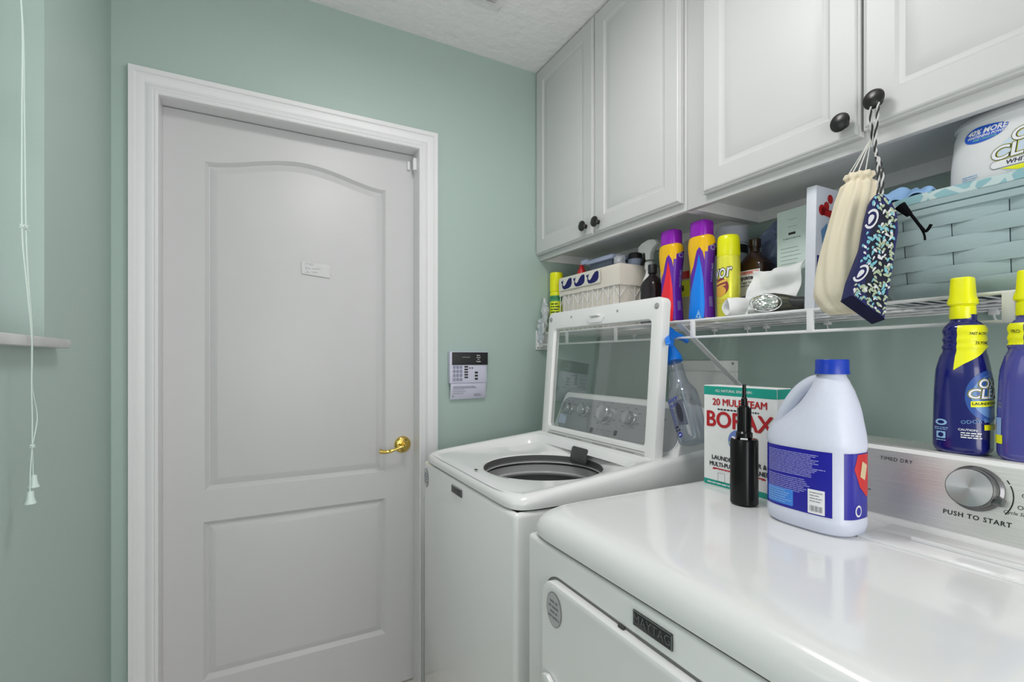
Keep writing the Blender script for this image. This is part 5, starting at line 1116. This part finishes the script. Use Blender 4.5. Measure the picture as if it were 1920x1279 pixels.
# black squeeze bottle
t = empty('squeeze_bottle', (0.912, 0.677, ZD), 'black squeeze bottle with tapered nozzle in front of the borax box', 'bottle')
c = (0.912, 0.677)
obj('bottle_body', Body([(ZD, 0.022, 0.023, 2.3, *c), (ZD+0.004, 0.0255, 0.0265, 2.3, *c), (ZD+0.134, 0.0255, 0.0265, 2.3, *c), (ZD+0.138, 0.024, 0.025, 2.3, *c), (ZD+0.139, 0.010, 0.011, 2, *c)], sm=False).mesh(), BLACK, t)
obj('nozzle_base', lathe([(0.012, 0.137), (0.0165, 0.142), (0.0165, 0.150), (0.013, 0.154)], 32, (*c, ZD)), BLACK, t)
rb = lathe([(0.0125, 0.152), (0.0105, 0.205), (0.0065, 0.208), (0.006, 0.222), (0.0042, 0.224), (0.0036, 0.248), (0.0032, 0.252), (0, 0.252)], 28, (*c, ZD))
for k in range(6):
    a = k*PI/3+0.5; join(rb, xf(box(0.010, -0.001, 0.153, 0.0145, 0.001, 0.203, 0.0005), T_((*c, ZD)) @ Matrix.Rotation(a, 4, 'Z')))
obj('nozzle', rb, BLACK, t)
g = tube([(c[0]-0.014, c[1]+0.018, ZD+0.1395), (c[0]-0.02, c[1]+0.008, ZD+0.1395)], 0.002, 6); join(g, tube([(c[0]-0.020, c[1]-0.006, ZD+0.1395), (c[0]-0.012, c[1]-0.017, ZD+0.1395)], 0.002, 6))
obj('residue', g, CARD, t)
# bleach jug
jx, jy = 0.915, 0.533; z = ZD
t = empty('bleach_jug', (jx, jy, z), 'white bleach jug with blue cap and blue label on the dryer', 'jug')
S = [(z, 0.042, 0.068, 2.9, jx, jy), (z+0.005, 0.049, 0.076, 2.9, jx, jy), (z+0.018, 0.0525, 0.080, 2.9, jx, jy), (z+0.028, 0.052, 0.0795, 2.9, jx, jy), (z+0.030, 0.0512, 0.0787, 2.9, jx, jy), (z+0.148, 0.0512, 0.0787, 2.9, jx, jy), (z+0.151, 0.0525, 0.080, 2.9, jx, jy), (z+0.160, 0.0525, 0.0800, 2.8, jx, jy)]
up = smooth_secs([(z+0.160, 0.0525, 0.080, 2.8, jx, jy), (z+0.178, 0.0515, 0.076, 2.6, jx, jy-0.003), (z+0.197, 0.049, 0.062, 2.4, jx, jy-0.014), (z+0.222, 0.044, 0.047, 2.2, jx, jy-0.025), (z+0.250, 0.034, 0.034, 2.1, jx, jy-0.030), (z+0.268, 0.025, 0.027, 2, jx, jy-0.030), (z+0.276, 0.0215, 0.0215, 2, jx, jy-0.031), (z+0.282, 0.0205, 0.0205, 2, jx, jy-0.031)], 5)
B = Body(S[:-1]+up, zref=z+0.09, sm=False, n=80); m = B.pt
obj('jug_body', B.mesh(), JUG, t, smooth=45)
hp = spline([(jx, jy-0.020, z+0.266), (jx, jy+0.002, z+0.262), (jx, jy+0.026, z+0.244), (jx, jy+0.046, z+0.216), (jx, jy+0.058, z+0.190), (jx, jy+0.064, z+0.166)])
obj('jug_handle', tube(hp, [0.0125+0.003*(i/len(hp)) for i in range(len(hp))], 20), JUG, t, smooth=60)
obj('cap', joins(lathe([(0.0245, 0.279), (0.026, 0.280), (0.0258, 0.303), (0.0245, 0.305), (0, 0.305)], 48, (jx, jy-0.031, z)), lathe([(0.0265, 0.279), (0.0268, 0.279), (0.0265, 0.285)], 48, (jx, jy-0.031, z))), CAPB, t)
z0, z1 = z+0.033, z+0.145
sq = (z1-z0)
LBL = [(joins(flat(R4(-0.078, z0, 0.056, z1), m, 0.0005, 0.004)), BLUEL)]
txt = joins(lines(14, 0.112, 0.0014, 0.0030, m, -0.062, z1-0.009, 0.0009, 0.004, seed=11, seg=13), lines(8, 0.085, 0.0014, 0.0034, m, -0.062, z1-0.055, 0.0009, 0.004, seed=12, seg=10), lines(9, 0.010, 0.0018, 0.011, m, -0.076, z1-0.012, 0.0009, 0.004, seed=13, seg=2))
LBL += [(txt, LINK), (flat(rrect(0.056, 0.030, 0.002, 3, -0.036, z0+0.020), m, 0.0009, 0.004), mat('mid_blue_panel', s(60, 130, 220), 0.4)), (joins(lines(6, 0.050, 0.0012, 0.0042, m, -0.061, z0+0.030, 0.0013, 0.004, seed=14, seg=8)), PALEB),
        (flat(R4(0.018, z0+0.002, 0.045, z0+0.044), m, 0.0009, 0.004), WINK), (joins(lines(4, 0.021, 0.0014, 0.005, m, 0.021, z0+0.038, 0.0013, 0.004, seed=15, seg=4), *[flat(R4(0.0215+i*0.0021, z0+0.006, 0.0215+i*0.0021+(0.0012 if i % 3 else 0.0006), z0+0.016), m, 0.0013, 0.004) for i in range(10)]), GINK)]
obj('back_label', LBL, None, t, smooth=60)
LBL = [(joins(flat(R4(0.073, z0, 0.200, z1), m, 0.0005, 0.004)), BLUEL), (flat([(0.090, z0+0.085), (0.098, z1-0.002), (0.17, z1-0.002), (0.17, z0+0.06), (0.125, z0+0.035), (0.103, z0+0.055)], m, 0.0009, 0.004), RED), (flat([(0.104, z0+0.072), (0.118, z0+0.065), (0.126, z0+0.09), (0.110, z0+0.098)], m, 0.0013, 0.004), mat('pale_gold_print', s(210, 190, 150), 0.4)), (flat(ellipse(0.008, 0.010, 20, 0.100, z0+0.014), m, 0.0010, 0.004), WINK), (flat(ellipse(0.0055, 0.0070, 20, 0.100, z0+0.014), m, 0.0014, 0.004), BLUEL)]
obj('front_label', LBL, None, t, smooth=60)

# stain-remover bottles standing on the dryer console
def oxi(yc, lab, main, first):
    xc = 1.095; z = 1.0375
    t = empty('stain_remover_bottle', (xc, yc, z), lab, 'bottle')
    sy = 0.86
    S = [(z, 0.026, 0.036, 3, xc, yc), (z+0.005, 0.030, 0.042, 3, xc, yc), (z+0.012, 0.0315, 0.0445, 3, xc, yc), (z+0.10, 0.031, 0.0435, 2.8, xc, yc), (z+0.145, 0.030, 0.041, 2.6, xc, yc), (z+0.168, 0.028, 0.036, 2.4, xc, yc-0.001), (z+0.178, 0.0255, 0.030, 2.3, xc, yc-0.002), (z+0.184, 0.0270, 0.032, 2.3, xc, yc-0.002), (z+0.190, 0.0250, 0.029, 2.3, xc, yc-0.002), (z+0.197, 0.0270, 0.031, 2.3, xc, yc-0.002), (z+0.204, 0.0250, 0.029, 2.3, xc, yc-0.002), (z+0.212, 0.0270, 0.031, 2.3, xc, yc-0.002), (z+0.219, 0.0255, 0.029, 2.2, xc, yc-0.002), (z+0.226, 0.020, 0.0235, 2, xc, yc-0.002), (z+0.229, 0.016, 0.0195, 2, xc, yc-0.001), (z+0.240, 0.016, 0.0195, 2, xc, yc-0.001)]
    S = [(q[0], q[1], q[2]*(sy if q[0] < z+0.17 else 0.93), *q[3:]) for q in S]
    B = Body(smooth_secs(S, 3), a0=PI, zref=z+0.12, sm=False, n=72); m = B.pt
    obj('bottle_body', B.mesh(), main, t, smooth=50)
    cy = yc
    obj('cap_collar', Body([(z+0.233, 0.0172, 0.0172, 2, xc, cy), (z+0.236, 0.0180, 0.0180, 2, xc, cy), (z+0.254, 0.0175, 0.0175, 2, xc, cy), (z+0.256, 0.016, 0.016, 2, xc, cy)], sm=False).mesh(), YEL, t)
    obj('cap', Body([(z+0.256, 0.0165, 0.0165, 2.4, xc, cy), (z+0.259, 0.0185, 0.0200, 2.6, xc, cy), (z+0.265, 0.0185, 0.0200, 2.6, xc, cy), (z+0.272, 0.0165, 0.0168, 3, xc, cy), (z+0.303, 0.0150, 0.0142, 4.5, xc, cy), (z+0.305, 0.0138, 0.0130, 4.5, xc, cy)], sm=False, a0=PI/4).mesh(), YEL, t, smooth=25)
    L = []
    if not first:
        L = [(flat([(-0.036, z+0.186), (-0.004, z+0.186), (-0.004, z+0.221), (-0.036, z+0.221)], m, 0.0008, 0.003), YELL), (text('PRO', 0.008, m, -0.016, z+0.207, 0.0014, cut=0.003), INK), (flat(ellipse(0.008, 0.032, 30, -0.044, z+0.105), m, 0.0002, 0.003), mat('swirl_light_blue', s(110, 150, 205), 0.35)),
             (flat(R4(-0.050, z+0.040, -0.026, z+0.068), m, 0.0008, 0.003), mat('pale_photo_print', s(150, 180, 225), 0.4)), (flat(R4(-0.050, z+0.026, -0.024, z+0.040), m, 0.0010, 0.003), YELL), (flat(ellipse(0.006, 0.009, 16, -0.042, z+0.052), m, 0.0012, 0.003), mat('peach_print', s(225, 185, 165), 0.5))]
        obj('label', L, None, t, smooth=60); return
    yb = [(-0.002, z+0.144), (0.012, z+0.155), (0.045, z+0.175), (0.075, z+0.19), (0.075, z+0.221), (0.0, z+0.221), (-0.001, z+0.19)]
    L.append((flat(yb, m, 0.0007, 0.004), YELL)); L.append((joins(text('FAST ACTING', 0.0062, m, 0.038, z+0.206, 0.0014, bold=0.01, cut=0.004), text('7X POWER', 0.0070, m, 0.046, z+0.190, 0.0014, bold=0.01, cut=0.004)), INK))
    gc = (0.049, z+0.096)
    L.append((flat(ellipse(0.036, 0.044, 40, gc[0], gc[1]+0.004), m, 0.0006, 0.004), mat('swirl_mid_blue', s(50, 88, 165), 0.35))); L.append((flat(ellipse(0.031, 0.036, 40, gc[0]+0.003, gc[1]+0.004), m, 0.0008, 0.004), mat('swirl_light_blue', s(110, 150, 205), 0.35))); L.append((flat(ellipse(0.028, 0.028, 40, gc[0]+0.006, gc[1]+0.012), m, 0.0010, 0.004), mat('swirl_mid_blue', s(50, 88, 165), 0.35)))
    for bo, mm, zz in ((0.13, YELL, 0.0012), (0.10, INK, 0.0015), (0.035, WINK, 0.0019)):
        L.append((joins(text('OXI', 0.021, m, gc[0]-0.002, z+0.121, zz, bold=bo*0.55, cut=0.004, shear=0.15), text('CLEAN', 0.022, m, gc[0]+0.001, z+0.104, zz, bold=bo*0.55, cut=0.004, shear=0.15)), mm))
    L.append((flat([(0.020, z+0.092), (0.080, z+0.096), (0.080, z+0.086), (0.020, z+0.082)], m, 0.0012, 0.004), YELL)); L.append((joins(text('LAUNDRY & HOME', 0.0062, m, 0.048, z+0.0885, 0.0016, bold=0.02, cut=0.004, rot=0.03)), INK))
    L.append((joins(text('CAUTION', 0.0050, m, 0.016, z+0.043, 0.0012, bold=0.02, cut=0.004), lines(3, 0.03, 0.0018, 0.0038, m, 0.008, z+0.037, 0.0012, 0.004, seed=3, seg=6)), WINK)); L.append((text('ODOR BLASTERS', 0.0085, m, 0.040, z+0.060, 0.0012, bold=0.01, cut=0.004, rot=0.15), mat('swirl_light_blue', s(110, 150, 205), 0.35))); L.append((flat(R4(0.036, z+0.044, 0.066, z+0.053), m, 0.0012, 0.004), YELL))
    L.append((joins(flat(ellipse(0.0085, 0.0055, 24, -0.018, z+0.053), m, 0.0010, 0.004, holes=(ellipse(0.005, 0.003, 16, -0.018, z+0.053),)), lines(2, 0.020, 0.0013, 0.003, m, -0.028, z+0.043, 0.0010, 0.004, seed=2, seg=6), flat(rrect(0.013, 0.012, 0.001, 2, -0.018, z+0.031), m, 0.0010, 0.004, holes=(ellipse(0.004, 0.004, 12, -0.018, z+0.031),)), lines(1, 0.014, 0.0014, 0.003, m, -0.025, z+0.021, 0.0010, 0.004, seed=2, seg=3)), PALEB))
    obj('label', L, None, t, smooth=60)
oxi(0.383, 'navy stain-remover bottle with yellow cap and slanted yellow neck label', NAVY, True)
oxi(0.298, 'violet-blue stain-remover bottle with yellow cap, cut off by the right frame edge', NAVYP, False)
